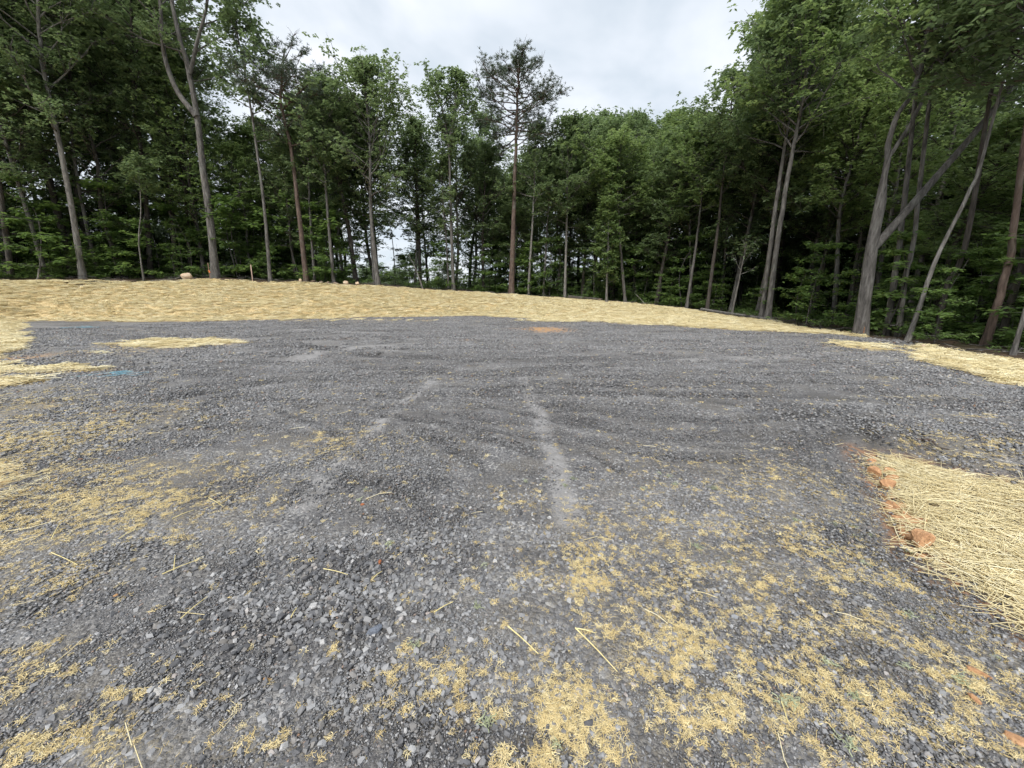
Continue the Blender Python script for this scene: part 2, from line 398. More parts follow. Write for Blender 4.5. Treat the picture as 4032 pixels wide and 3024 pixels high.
def rock_material(name, c0, c1, c2, sc=6):
    m, t, b = mat(name)
    tcn = nd(t, 'ShaderNodeTexCoord').outputs['Object']
    c = ramp(t, noise(t, tcn, sc, 6, .6, .5), (.3, c0), (.5, c1), (.7, c2))
    c = mixc(t, mapr(t, noise(t, tcn, sc * 4, 5), .55, .7, 0, .5), c, tuple(x * .5 for x in c0))
    t.links.new(c, b.inputs['Base Color']); b.inputs['Roughness'].default_value = .85
    bump(t, b, noise(t, tcn, sc * 7, 6, .65), .6, .02)
    return m
M_RED = rock_material('red_sandstone', (.27, .13, .065), (.52, .29, .145), (.66, .45, .27), 14)
M_TAN = rock_material('tan_boulder', (.34, .23, .15), (.52, .39, .27), (.62, .52, .40), 3)
M_BROWN = rock_material('brown_fieldstone', (.13, .095, .07), (.24, .18, .135), (.36, .29, .23), 4)

def straw_material(name, ca, cb, cc):
    m, t, b = mat(name)
    c = ramp(t, attr(t, 'tint', 'INSTANCER'), (0, ca), (.5, cb), (1, cc))
    c2 = mixc(t, mth(t, 'MULTIPLY', attr(t, 'v'), .6), c, ca)
    t.links.new(c2, b.inputs['Base Color']); b.inputs['Roughness'].default_value = .6
    return m
M_STALK = straw_material('straw_stalks', (.64, .53, .29), (.84, .74, .45), (.93, .87, .64))
M_FLUFF = straw_material('straw_fluff', (.52, .40, .185), (.70, .56, .28), (.84, .73, .43))
M_LICHEN = straw_material('green_fluff', (.24, .27, .15), (.34, .37, .23), (.43, .46, .31))
M_BLUE = None

def bark_material(name, c0, c1, c2, sc=1.0):
    m, t, b = mat(name)
    tcn = nd(t, 'ShaderNodeTexCoord').outputs['Object']
    mp = nd(t, 'ShaderNodeMapping'); t.links.new(tcn, mp.inputs[0]); mp.inputs['Scale'].default_value = (11 * sc, 11 * sc, 2.0 * sc)
    n = noise(t, mp.outputs[0], 1.0, 6, .65, .6)
    c = ramp(t, n, (.32, c0), (.5, c1), (.68, c2))
    pat = noise(t, tcn, 1.3, 4)
    c = mixc(t, mapr(t, pat, .55, .7, 0, .45), c, (.16, .17, .145))
    c = mixc(t, mapr(t, pat, .40, .25, 0, .5), c, tuple(x * .6 for x in c0))
    t.links.new(c, b.inputs['Base Color']); b.inputs['Roughness'].default_value = .9
    bump(t, b, n, 1.0, .035)
    return m
M_BARK = bark_material('grey_bark', (.034, .031, .028), (.105, .097, .089), (.20, .19, .177))
M_BARKD = bark_material('dark_bark', (.022, .018, .015), (.055, .046, .039), (.10, .088, .076))
M_BARKP = bark_material('pine_bark', (.038, .025, .019), (.095, .065, .051), (.16, .118, .095))
M_BARKW = bark_material('pale_bark', (.055, .050, .045), (.15, .14, .128), (.27, .258, .24))

def leaf_material(name, c0, c1, c2, trans=.35):
    m, t, b = mat(name)
    oi = nd(t, 'ShaderNodeObjectInfo')
    a = mth(t, 'ADD', mth(t, 'MULTIPLY', attr(t, 'v'), .75), mth(t, 'MULTIPLY', oi.outputs['Random'], .25))
    c = ramp(t, a, (0, c0), (.5, c1), (1, c2))
    t.links.new(c, b.inputs['Base Color']); b.inputs['Roughness'].default_value = .42; b.inputs['Specular IOR Level'].default_value = .5
    tr = nd(t, 'ShaderNodeBsdfTranslucent')
    hs = nd(t, 'ShaderNodeHueSaturation', Hue=.485, Saturation=1.1, Value=1.8); t.links.new(c, hs.inputs['Color']); t.links.new(hs.outputs[0], tr.inputs['Color'])
    mx = nd(t, 'ShaderNodeMixShader', Fac=trans); t.links.new(b.outputs[0], mx.inputs[1]); t.links.new(tr.outputs[0], mx.inputs[2])
    t.links.new(mx.outputs[0], t.nodes['Material Output'].inputs['Surface'])
    return m
M_LEAF = leaf_material('oak_leaves', (.075, .115, .055), (.130, .185, .086), (.205, .27, .130), .42)
M_LEAFL = leaf_material('light_leaves', (.090, .145, .058), (.15, .215, .085), (.22, .29, .12), .45)
M_PINE = leaf_material('pine_needles', (.045, .07, .045), (.075, .105, .065), (.12, .15, .095), .15)
M_UNDER = leaf_material('undergrowth_leaves', (.062, .11, .036), (.105, .172, .054), (.165, .25, .082), .42)

# ------------------------------------------------------------------ ground sheets
def build_ground():
    th = np.concatenate([np.radians(np.linspace(-100, 100, 520)), np.radians(np.linspace(100, 260, 50))[1:-1]])
    r = np.concatenate([[0.02], np.geomspace(.35, 34, 250), np.geomspace(35, 900, 42)])
    nt_, nr = len(th), len(r)
    X = r[:, None] * np.sin(th)[None]; Y = r[:, None] * np.cos(th)[None]
    x = X.ravel(); y = Y.ravel()
    z = hgt(x, y)
    straw, soil, dp, df, pl = zones(x, y)
    near = np.exp(-np.hypot(x, y) / 6)
    z = z + (fbm(x * 9, y * 9, 41, 3) - .5) * .022 * near + (fbm(x * 2.2, y * 2.2, 45, 3) - .5) * .03
    z = z + (1 - sm(0, .1, 1 - straw)) * (fbm(x * 4.5, y * 4.5, 51, 4) - .3) * .03
    dust = track_field(x, y)
    dust = np.maximum(dust, .55 * sm(3.5, 13, np.hypot(x, y - 1)) * sm(.32, .62, fbm(x * .5, y * 1.4, 61, 4)))
    dust = np.maximum(dust, fld(x, y, [blob(2900, 1350, 500, 30, .6), blob(3350, 1390, 200, 30, .7)], 3))
    rut_shade = rut_field(x, y)
    clay = fld(x, y, CLAY, 3)
    red = np.maximum(np.exp(-(pl / .13) ** 2), .55 * sm(0, -.2, pl)) * sm(-.6, .2, x - 2.2) * .95
    i = np.arange(nr - 1)[:, None] * nt_; j = np.arange(nt_)[None]; j2 = (j + 1) % nt_
    F = np.stack([i + j, i + nt_ + j, i + nt_ + j2, i + j2], -1).reshape(-1, 4)[:, ::-1]
    zone = np.where(soil > .5, 2, np.where((dp > .1), 1, np.where(pl < 0, 3, 0)))
    fz = zone[F[:, 0]]
    V = np.stack([x, y, z], 1)
    for k, nm in enumerate(('gravel_pad', 'straw_covered_bank', 'forest_floor', 'straw_covered_plot')):
        f = F[fz == k]
        u, inv = np.unique(f, return_inverse=True)
        me = mesh_np(nm, V[u], inv.reshape(-1, 4), [M_GROUND], {'straw': straw[u], 'soil': soil[u], 'dust': dust[u], 'rut_shade': rut_shade[u], 'fluff': np.minimum(fld(x[u], y[u], FLUFF, 2.2), 1), 'clay': clay[u], 'red': red[u]}, True)
        link(nm, me, kind='structure')
build_ground()

# ------------------------------------------------------------------ scattering of uncountable stuff
def scatter(name, label, cat, protos, P, rot, scl, tint, m, idx=None):
    n = len(P); me = bpy.data.meshes.new(name)
    me.vertices.add(n); me.vertices.foreach_set('co', np.asarray(P, np.float32).ravel())
    scl = np.asarray(scl, np.float32)
    if scl.ndim == 1: scl = np.repeat(scl[:, None], 3, 1)
    for an, ty, fld_, v in (('rot', 'FLOAT_VECTOR', 'vector', rot), ('scl', 'FLOAT_VECTOR', 'vector', scl), ('tint', 'FLOAT', 'value', tint)):
        a = me.attributes.new(an, ty, 'POINT'); a.data.foreach_set(fld_, np.asarray(v, np.float32).ravel())
    a = me.attributes.new('idx', 'INT', 'POINT'); a.data.foreach_set('value', (RNG.integers(0, len(protos), n) if idx is None else idx).astype(np.int32))
    me.materials.append(m)
    o = link(name, me, None, label, cat, None, 'stuff')
    ng = bpy.data.node_groups.new(name, 'GeometryNodeTree')
    ng.interface.new_socket('Geometry', in_out='INPUT', socket_type='NodeSocketGeometry'); ng.interface.new_socket('Geometry', in_out='OUTPUT', socket_type='NodeSocketGeometry')
    gi = ng.nodes.new('NodeGroupInput'); go = ng.nodes.new('NodeGroupOutput')
    iop = ng.nodes.new('GeometryNodeInstanceOnPoints'); iop.inputs['Pick Instance'].default_value = True
    jn = ng.nodes.new('GeometryNodeJoinGeometry')
    for pm in protos:
        po = bpy.data.objects.new(name + '_piece', pm)
        oi = ng.nodes.new('GeometryNodeObjectInfo'); oi.inputs['Object'].default_value = po; oi.inputs['As Instance'].default_value = False
        g2 = ng.nodes.new('GeometryNodeGeometryToInstance')
        ng.links.new(oi.outputs['Geometry'], g2.inputs[0]); ng.links.new(g2.outputs[0], jn.inputs[0])
    def na(nm, ty):
        q = ng.nodes.new('GeometryNodeInputNamedAttribute'); q.data_type = ty; q.inputs['Name'].default_value = nm; return q.outputs['Attribute']
    ng.links.new(gi.outputs[0], iop.inputs['Points']); ng.links.new(jn.outputs[0], iop.inputs['Instance'])
    ng.links.new(na('idx', 'INT'), iop.inputs['Instance Index'])
    e2r = ng.nodes.new('FunctionNodeEulerToRotation'); ng.links.new(na('rot', 'FLOAT_VECTOR'), e2r.inputs[0]); ng.links.new(e2r.outputs[0], iop.inputs['Rotation'])
    ng.links.new(na('scl', 'FLOAT_VECTOR'), iop.inputs['Scale'])
    ng.links.new(iop.outputs[0], go.inputs[0])
    md = o.modifiers.new('scatter', 'NODES'); md.node_group = ng
    return o
def hull_mesh(name, pts, m):
    bm = bmesh.new()
    for p in pts: bm.verts.new(p)
    r = bmesh.ops.convex_hull(bm, input=bm.verts)
    dead = [g for g in r['geom_interior'] if isinstance(g, bmesh.types.BMVert)]
    if dead: bmesh.ops.delete(bm, geom=dead, context='VERTS')
    me = bpy.data.meshes.new(name); bm.to_mesh(me); bm.free(); me.materials.append(m); return me
def shard(k):
    rng = np.random.default_rng(100 + k)
    p = np.array([(a, b, c) for a in (-1, 1) for b in (-1, 1) for c in (-1, 1)]) * rng.uniform(.25, 1.0, (8, 3))
    p = np.vstack([p, rng.normal(0, .5, (4, 3))]) * np.array((1.0, rng.uniform(.55, .9), rng.uniform(.4, .75))) * .66
    return hull_mesh('stone', p * .5, M_STONE)
SHARDS = [shard(k) for k in range(12)]
def grit(k):
    """a hand-sized spread of small chippings"""
    rng = np.random.default_rng(150 + k); b = []; faces = []; vv = []; off = 0
    for q in range(170):
        p = rng.normal(size=(8, 3)); p /= np.linalg.norm(p, axis=1)[:, None]; sz = .006 + .012 * rng.random() ** 2
        p = p * np.array((1, rng.uniform(.6, .9), rng.uniform(.4, .7))) * sz * .5
        bm = bmesh.new()
        for u in p: bm.verts.new(u)
        r = bmesh.ops.convex_hull(bm, input=bm.verts); bm.verts.index_update()
        a = rng.uniform(0, 6.28); rr = .13 * math.sqrt(rng.random()); ca, sa = math.cos(a), math.sin(a); th = rng.uniform(0, 6.28)
        P = np.array([v.co[:] for v in bm.verts]); P = np.stack([P[:, 0] * math.cos(th) - P[:, 1] * math.sin(th) + rr * ca, P[:, 0] * math.sin(th) + P[:, 1] * math.cos(th) + rr * sa, P[:, 2] + sz * .1], 1)
        F = [[v.index for v in f.verts] for f in bm.faces]; bm.free()
        b.append(P); faces += [[i + off for i in f] for f in F]; off += len(P); vv += [rng.random()] * len(P)
    return mesh_np('grit', np.concatenate(b), np.array(faces), [M_STONE], {'v': vv})
GRIT = [grit(k) for k in range(6)]

def sector(n, r0, r1, a0=-74, a1=74, rng=RNG):
    r = np.sqrt(rng.uniform(r0 * r0, r1 * r1, n)); a = np.radians(rng.uniform(a0, a1, n))
    return r * np.sin(a), r * np.cos(a)
def area(r0, r1, a=148): return math.radians(a) / 2 * (r1 * r1 - r0 * r0)
def gravel():
    Ps, Rs, Ss, Ts = [], [], [], []
    for r0, r1, den, lo, hi, pw in ((.7, 1.9, 5200, .009, .052, 3.4), (1.9, 3.2, 3600, .011, .054, 3.2), (3.2, 5.5, 1500, .014, .046, 2.4), (5.5, 9, 420, .022, .055, 1.6), (9, 15, 110, .03, .06, 1.5), (15, 23, 26, .035, .075, 1.5)):
        n = int(area(r0, r1) * den); x, y = sector(n, r0, r1)
        straw, soil, dp, df, pl = zones(x, y)
        coarse = fbm(x * .8, y * .8, 71, 4); cz = fld(x, y, [blob(1300, 2350, 800, 330, 1.0), blob(1900, 2150, 500, 200, .7), blob(700, 2800, 600, 200, .5)], 2.0)
        tk = np.maximum(np.maximum(track_field(x, y), fld(x, y, CLAY, 3)), np.exp(-((pl + .03) / .10) ** 2) * (x < 4)); keep = (dp < .1) & (pl > -.02) & (RNG.random(n) > tk * .75) & (RNG.random(n) < np.clip(.40 + .65 * cz + (coarse - .47) * 2.4, .12, 1) * (1 - .6 * np.minimum(straw, 1)))
        x, y, cz = x[keep], y[keep], cz[keep]; n = len(x)
        s = lo + (hi - lo) * RNG.random(n) ** pw * (.75 + .6 * cz)
        Ps.append(np.stack([x, y, hgt(x, y) + s * .12], 1)); Ss.append(s)
        Rs.append(np.stack([RNG.normal(0, .35, n), RNG.normal(0, .35, n), RNG.uniform(0, 6.28, n)], 1))
        Ts.append(RNG.random(n) * .985)
    P = np.concatenate(Ps); S = np.concatenate(Ss); R = np.concatenate(Rs); T = np.concatenate(Ts)
    pass
    Ps, Rs, Ss = [], [], []
    for r0, r1, den, sc in ((.6, 2.6, 95, 1.0), (2.6, 5.2, 34, 1.7), (5.2, 10, 10, 3.0), (10, 25, 3.0, 4.6)):
        n = int(area(r0, r1) * den); x, y = sector(n, r0, r1); straw, soil, dp, df, pl = zones(x, y)
        k = (dp < .15) & (pl > -.02) & (RNG.random(n) > straw * .6) & (RNG.random(n) > .78 * np.maximum(np.maximum(track_field(x, y), rut_field(x, y)), np.maximum(fld(x, y, CLAY, 3), np.exp(-((pl + .03) / .12) ** 2) * (x < 4)))); x, y = x[k], y[k]; n = len(x)
        ex = (hgt(x + .08, y) - hgt(x - .08, y)) / .16; ey = (hgt(x, y + .08) - hgt(x, y - .08)) / .16
        a = RNG.uniform(0, 6.28, n)
        Ps.append(np.stack([x, y, hgt(x, y) + .001], 1)); Ss.append(sc * RNG.uniform(.85, 1.2, n)); Rs.append(np.stack([np.arctan(ey), -np.arctan(ex), a * 1.0], 1))
    P2 = np.concatenate(Ps); scatter('stone_chippings', 'fine grey chippings filling the gravel pad', 'gravel', GRIT, P2, np.concatenate(Rs) * np.array((0, 0, 1)), np.concatenate(Ss), RNG.random(len(P2)) * .25, M_STONE)
    scatter('crushed_stone', 'loose grey crushed stone lying over the gravel pad', 'gravel', SHARDS, P, R, S, T, M_STONE)
gravel()

# ---- straw pieces
def ribbon_clump(k, n, rad, L0, L1, w, up, m, curl, seg=3):
    rng = np.random.default_rng(300 + k); b = MB()
    for q in range(n):
        a = rng.uniform(0, 6.28); rr = rad * math.sqrt(rng.random()); p = np.array((rr * math.cos(a), rr * math.sin(a), abs(rng.normal(0, up))))
        d = rng.uniform(0, 6.28); L = rng.uniform(L0, L1); pts = [p]
        for s in range(seg):
            d += rng.normal(0, curl); p = p + np.array((math.cos(d), math.sin(d), rng.normal(0, .22) - .05)) * L / seg
            p[2] = max(p[2], .0); pts.append(p)
        pts = np.array(pts); T = np.gradient(pts, axis=0); S = np.cross(T, np.array((rng.normal(0, .5), rng.normal(0, .5), 1))); S /= np.linalg.norm(S, axis=1)[:, None] + 1e-9
        ww = w * rng.uniform(.7, 1.3)
        V = np.concatenate([pts - S * ww / 2, pts + S * ww / 2]); nn = len(pts)
        i = np.arange(nn - 1); b.add(V, np.stack([i, i + 1, i + 1 + nn, i + nn], 1), float(rng.random()))
    return b.mesh('strands', [m], True, 'v')
FL = [ribbon_clump(k, (6, 11, 18, 28)[k % 4], (.006, .010, .014, .019)[k % 4], .008, .026, .0015, .0035, M_FLUFF, .7) for k in range(12)]
LI = [ribbon_clump(20 + k, 26, .022, .015, .04, .0032, .008, M_LICHEN, 1.0) for k in range(4)]
def stalk_bundle(k, n, rad, L0, L1, w, zt=.03, tilt=.10):
    """loose straws lying criss-cross, each a thin three-sided stem"""
    rng = np.random.default_rng(500 + k); b = MB(); main = rng.uniform(0, 6.28)
    for q in range(n):
        a = rng.uniform(0, 6.28); rr = rad * math.sqrt(rng.random()); p = np.array((rr * math.cos(a), rr * math.sin(a), rng.uniform(.002, zt)))
        d = rng.normal(main, .7); L = rng.uniform(L0, L1); tz = rng.normal(0, tilt)
        e = np.array((math.cos(d), math.sin(d), tz)); kink = rng.normal(0, .25)
        e2 = np.array((math.cos(d + kink), math.sin(d + kink), tz + rng.normal(-.02, .12)))
        pts = np.array([p - e * L * .5, p, p + e2 * L * .5]); pts[:, 2] = np.maximum(pts[:, 2], .001)
        V, F = tube(pts, [w * .5] * 3, 3); b.add(V, F, float(rng.random()))
    return b.mesh('stalks', [M_STALK], False, 'v')
SB_NEAR = [stalk_bundle(k, 7, .12, .14, .42, .0045) for k in range(10)]
SB_FAR = [stalk_bundle(20 + k, 22, .16, .10, .26, .0085, .030, .12) for k in range(8)]

def fluff_stuff():
    Ps, Ss, Rs, Ts = [], [], [], []
    for r0, r1, den, s0 in ((.7, 2.2, 8000, 1.0), (2.2, 4, 5200, 1.15), (4, 7.5, 2200, 1.6), (7.5, 12, 200, 2.3)):
        n = int(area(r0, r1) * den); x, y = sector(n, r0, r1)
        straw, soil, dp, df, pl = zones(x, y)
        d = fld(x, y, FLUFF, 2.6) + .015
        nz = fbm(x * 8, y * 8, 81, 4); n2 = fbm(x * 1.6, y * 1.6, 85, 3)
        n3 = fbm(x * 25, y * 25, 83, 3)
        pr = np.clip(d * .84, 0, 1) * sm(.43, .67 - .10 * d, nz * .4 + n3 * .6 + (n2 - .5) * .18 + .08 * d * d) + .005
        keep = (dp < .3) & (pl > -.05) & (RNG.random(n) < pr)
        x, y = x[keep], y[keep]; n = len(x); s = RNG.uniform(.45, 1.1, n) * s0
        Ps.append(np.stack([x, y, hgt(x, y) + .0055], 1)); Ss.append(s); Rs.append(np.stack([RNG.normal(0, .1, n), RNG.normal(0, .1, n), RNG.uniform(0, 6.28, n)], 1)); Ts.append(RNG.random(n))
    scatter('straw_fluff', 'short yellow shredded straw caught between the stones', 'straw', FL, np.concatenate(Ps), np.concatenate(Rs), np.concatenate(Ss), np.concatenate(Ts), M_FLUFF)
    n = 600; x, y = sector(n, .8, 3.4, -25, 70); k = (fld(x, y, FLUFF, 2) * .6 + .05 > RNG.random(n)) & (sdist(x, y, PLOT) > 0) & (fbm(x * 2.5, y * 2.5, 91, 3) > .52); x, y = x[k], y[k]; n = len(x)
    scatter('green_fluff', 'pale green mulch flecks among the straw fluff', 'mulch', LI, np.stack([x, y, hgt(x, y) + .008], 1), np.stack([x * 0, x * 0, RNG.uniform(0, 6.28, n)], 1), RNG.uniform(.5, 1.1, n), RNG.random(n), M_LICHEN)
fluff_stuff()

def straw_stuff():
    # the near plot on the right
    n = 4200; x = RNG.uniform(2.2, 6.5, n); y = RNG.uniform(-.2, 3.7, n); pl = sdist(x, y, PLOT) + (fbm(x * 4, y * 4, 95, 3) - .5) * .25
    k = (pl < -.06) | ((pl < .05) & (RNG.random(n) < .25)); x, y = x[k], y[k]; n = len(x)
    x2 = RNG.uniform(-13, -2, 16000); y2 = RNG.uniform(1, 11, 16000); st2, so2, dp2, df2, pl2 = zones(x2, y2)
    k = (np.hypot(x2, y2) < 9) & (RNG.random(len(x2)) < sm(.3, .9, st2)); x = np.append(x, x2[k]); y = np.append(y, y2[k]); n = len(x)
    P = np.stack([x, y, hgt(x, y) + RNG.uniform(.0, .035, n)], 1)
    scatter('straw_mulch', 'long pale straw spread over the near plot and the left edge', 'straw', SB_NEAR, P, np.stack([RNG.normal(0, .06, n), RNG.normal(0, .06, n), RNG.normal(0, .9, n)], 1), RNG.uniform(.75, 1.2, n) * np.where(x < 0, .8, 1), RNG.random(n), M_STALK)
    # banks
    n = 70000; x = RNG.uniform(-36, 14, n); y = RNG.uniform(2, 35, n)
    straw, soil, dp, df, pl = zones(x, y)
    rr = np.hypot(x, y)
    k = (soil < .45) & (RNG.random(n) < sm(.38, .85, straw)) & (pl > .3) & (rr > 8.5) & (fbm(x * 2.6, y * 2.6, 97, 4) < .72); x, y = x[k], y[k]; n = len(x)
    P = np.stack([x, y, hgt(x, y) + RNG.uniform(.0, .05, n)], 1)
    scatter('straw_mulch_on_bank', 'golden straw mulch strewn over the bank and round the pad', 'straw', SB_FAR, P, np.stack([RNG.normal(0, .08, n), RNG.normal(0, .08, n), RNG.uniform(0, 6.28, n)], 1), RNG.uniform(.7, 1.3, n), RNG.random(n), M_STALK)
    # loose straws blown over the stones
    n = 9000; x, y = sector(n, 1.2, 21, -74, 72); straw, soil, dp, df, pl = zones(x, y)
    f = fld(x, y, FLUFF, 2) + np.exp(-np.abs(dp) / 1.2) * .8 + np.exp(-np.abs(pl) / .25) * .5 + fld(x, y, STRAWP, 2) + .02
    k = (dp < .2) & (pl > 0) & (RNG.random(n) < f * np.where(np.hypot(x, y) < 4, .45, .9)); x, y = x[k], y[k]; n = len(x)
    ONE = [stalk_bundle(60 + k, 1, .01, .10, .22, .0038) for k in range(5)]
    scatter('loose_straw', 'single straws blown across the stone pad', 'straw', ONE, np.stack([x, y, hgt(x, y) + .012], 1), np.stack([x * 0, RNG.normal(0, .06, n), RNG.uniform(0, 6.28, n)], 1), RNG.uniform(.5, 1.2, n), RNG.random(n), M_STALK)
straw_stuff()

# ------------------------------------------------------------------ trees
def leaf_cards(C, k, L, Wd, rng, tint, droop=.12, flat=.5):
    N_ = len(C) * k; c = np.repeat(C, k, 0); tn = np.repeat(tint, k)
    ph = rng.uniform(0, 6.2832, N_); d = np.stack([np.cos(ph), np.sin(ph), rng.uniform(-.55, .35, N_)], 1); d /= np.linalg.norm(d, axis=1)[:, None]
    nr = np.stack([rng.normal(0, flat, N_), rng.normal(0, flat, N_), np.ones(N_)], 1)
    s = np.cross(d, nr); s /= np.linalg.norm(s, axis=1)[:, None] + 1e-9
    l = (L * rng.uniform(.65, 1.25, N_))[:, None]; w = (Wd * rng.uniform(.7, 1.2, N_))[:, None]
    b = c + d * .01 + rng.normal(0, L * .25, (N_, 3))
    dz = np.zeros((N_, 3)); dz[:, 2] = -1
    V = np.stack([b, b + d * l * .55 + s * w * .5 + dz * l * droop * .2, b + d * l + dz * l * droop, b + d * l * .55 - s * w * .5 + dz * l * droop * .2], 1).reshape(-1, 3)
    F = np.arange(N_ * 4).reshape(-1, 4)
    v = np.repeat(np.clip(tn + rng.normal(0, .12, N_), 0, 1), 4)
    return V, F, v
def needle_cards(C, k, L, Wd, rng, tint):
    N_ = len(C) * k; c = np.repeat(C, k, 0); d = rng.normal(size=(N_, 3)); d[:, 2] = d[:, 2] * .7 + .35; d /= np.linalg.norm(d, axis=1)[:, None]
    s = np.cross(d, rng.normal(size=(N_, 3))); s /= np.linalg.norm(s, axis=1)[:, None] + 1e-9
    l = (L * rng.uniform(.7, 1.2, N_))[:, None]; w = Wd
    V = np.stack([c - s * w * .5, c + s * w * .5, c + d * l + s * w * .25, c + d * l - s * w * .25], 1).reshape(-1, 3)
    return V, np.arange(N_ * 4).reshape(-1, 4), np.repeat(np.clip(np.repeat(tint, k) + rng.normal(0, .15, N_), 0, 1), 4)

def grow(axes, z0, ztop, cr, nb, rng, style, lmul=1.0, prof=None):
    """branches and leaves round the given stems. axes: [(points, radii)], local coordinates"""
    br = MB(); tips = []; tt = []
    # sample points along stems above z0
    pool = []
    for P, R in axes:
        for i in range(len(P) - 1):
            L = np.linalg.norm(P[i + 1] - P[i])
            for f in np.arange(0, 1, max(.02, .12 / max(L, .05))):
                q = P[i] + (P[i + 1] - P[i]) * f
                if q[2] >= z0: pool.append((q, R[i] * (1 - f) + R[i + 1] * f))
    if not pool: return br, np.zeros((0, 3)), np.zeros(0)
    zs = np.array([p[0][2] for p in pool])
    order = np.argsort(zs)
    for b in range(nb):
        i = order[min(len(pool) - 1, int(((b + rng.random()) / nb) ** .85 * len(pool)))]
        p0, r0 = pool[i]; t = (p0[2] - z0) / max(ztop - z0, .1)
        az = b * 2.39996 + rng.normal(0, .5)
        if style == 'pine':
            el = math.radians(rng.normal(6 + 26 * t * t, 8)); pr = .5 + .65 * math.sin(math.pi * (.20 + t * .62))
        else:
            el = math.radians(rng.normal(22 + 42 * t, 10)); pr = .35 + .9 * math.sin(math.pi * (.18 + .74 * t)) if prof is None else prof(t)
        L = cr * pr * rng.uniform(.7, 1.15)
        L = min(L, max(.4, (ztop + .25 - p0[2]) / max(math.sin(el) + .12, .12)))
        if L < .3: continue
        d = np.array((math.cos(az) * math.cos(el), math.sin(az) * math.cos(el), math.sin(el)))
        n = 6; pts = [p0]; dd = d.copy()
        for k in range(n - 1):
            dd = dd + rng.normal(0, .13, 3) + np.array((0, 0, .05 if style != 'pine' else .03)); dd /= np.linalg.norm(dd); pts.append(pts[-1] + dd * L / (n - 1))
        pts = np.array(pts); rb = min(r0 * .55, .012 + L * .014)
        V, F = tube(pts, np.linspace(rb, .006, n), 5, 0, rng); br.add(V, F)
        ns = int(3 + L * 2.2) if style != 'pine' else int(4 + L * 3.2)
        for s in range(ns):
            f = rng.uniform(.28, 1.0) if style != 'pine' else rng.uniform(.38, 1.0)
            q = pts[0] * 0; u = f * (n - 1); ii = min(int(u), n - 2); q = pts[ii] + (pts[ii + 1] - pts[ii]) * (u - ii)
            base = pts[ii + 1] - pts[ii]; base /= np.linalg.norm(base)
            sd_ = base + rng.normal(0, .75, 3) * np.array((1, 1, .55)) + np.array((0, 0, .15)); sd_ /= np.linalg.norm(sd_)
            l2 = L * rng.uniform(.22, .45) * (1.15 - .5 * f) + .15
            e = q + sd_ * l2; mid = q + sd_ * l2 * .5 + rng.normal(0, .05 * l2, 3)
            V, F = tube(np.array([q, mid, e]), [rb * .4, rb * .28, .004], 3, 0, rng); br.add(V, F)
            nt2 = 4 if style != 'pine' else 4
            for g in range(nt2):
                fq = .35 + .65 * (g + rng.random()) / nt2
                tip = q + (e - q) * fq + rng.normal(0, .16 + .05 * L, 3) * np.array((1, 1, .7))
                if style == 'pine': tip = q + (e - q) * fq + rng.normal(0, .09, 3)
                if tip[2] > ztop + .35: continue
                tips.append(tip); tt.append(.25 + .5 * rng.random() + .2 * (t - .5))
    return br, np.array(tips), np.clip(np.array(tt), 0, 1)

def crown_mesh(tips, tt, rng, style, lm, dens=1.0, L=.17, Wd=.095, k=8):
    if style == 'pine':
        V, F, v = needle_cards(tips, 14, .16, .022, rng, tt)
        return mesh_np('crown', V, F, [M_PINE], {'v': v})
    n = len(tips); rep = max(1, int(round(dens * 2)))
    C = np.repeat(tips, rep, 0) + rng.normal(0, .16, (n * rep, 3)) * np.array((1, 1, .55))
    V, F, v = leaf_cards(C, k, L, Wd, rng, np.repeat(tt, rep))
    return mesh_np('crown', V, F, [lm], {'v': v})

def stem_mesh(paths, m, n=9, flare=True, base_r=None):
    out = []
    for q, (P, R) in enumerate(paths):
        b = MB(); V, F = tube(P, R, n, .10); b.add(V, F); out.append(b.mesh('stem', [m], True))
    return out

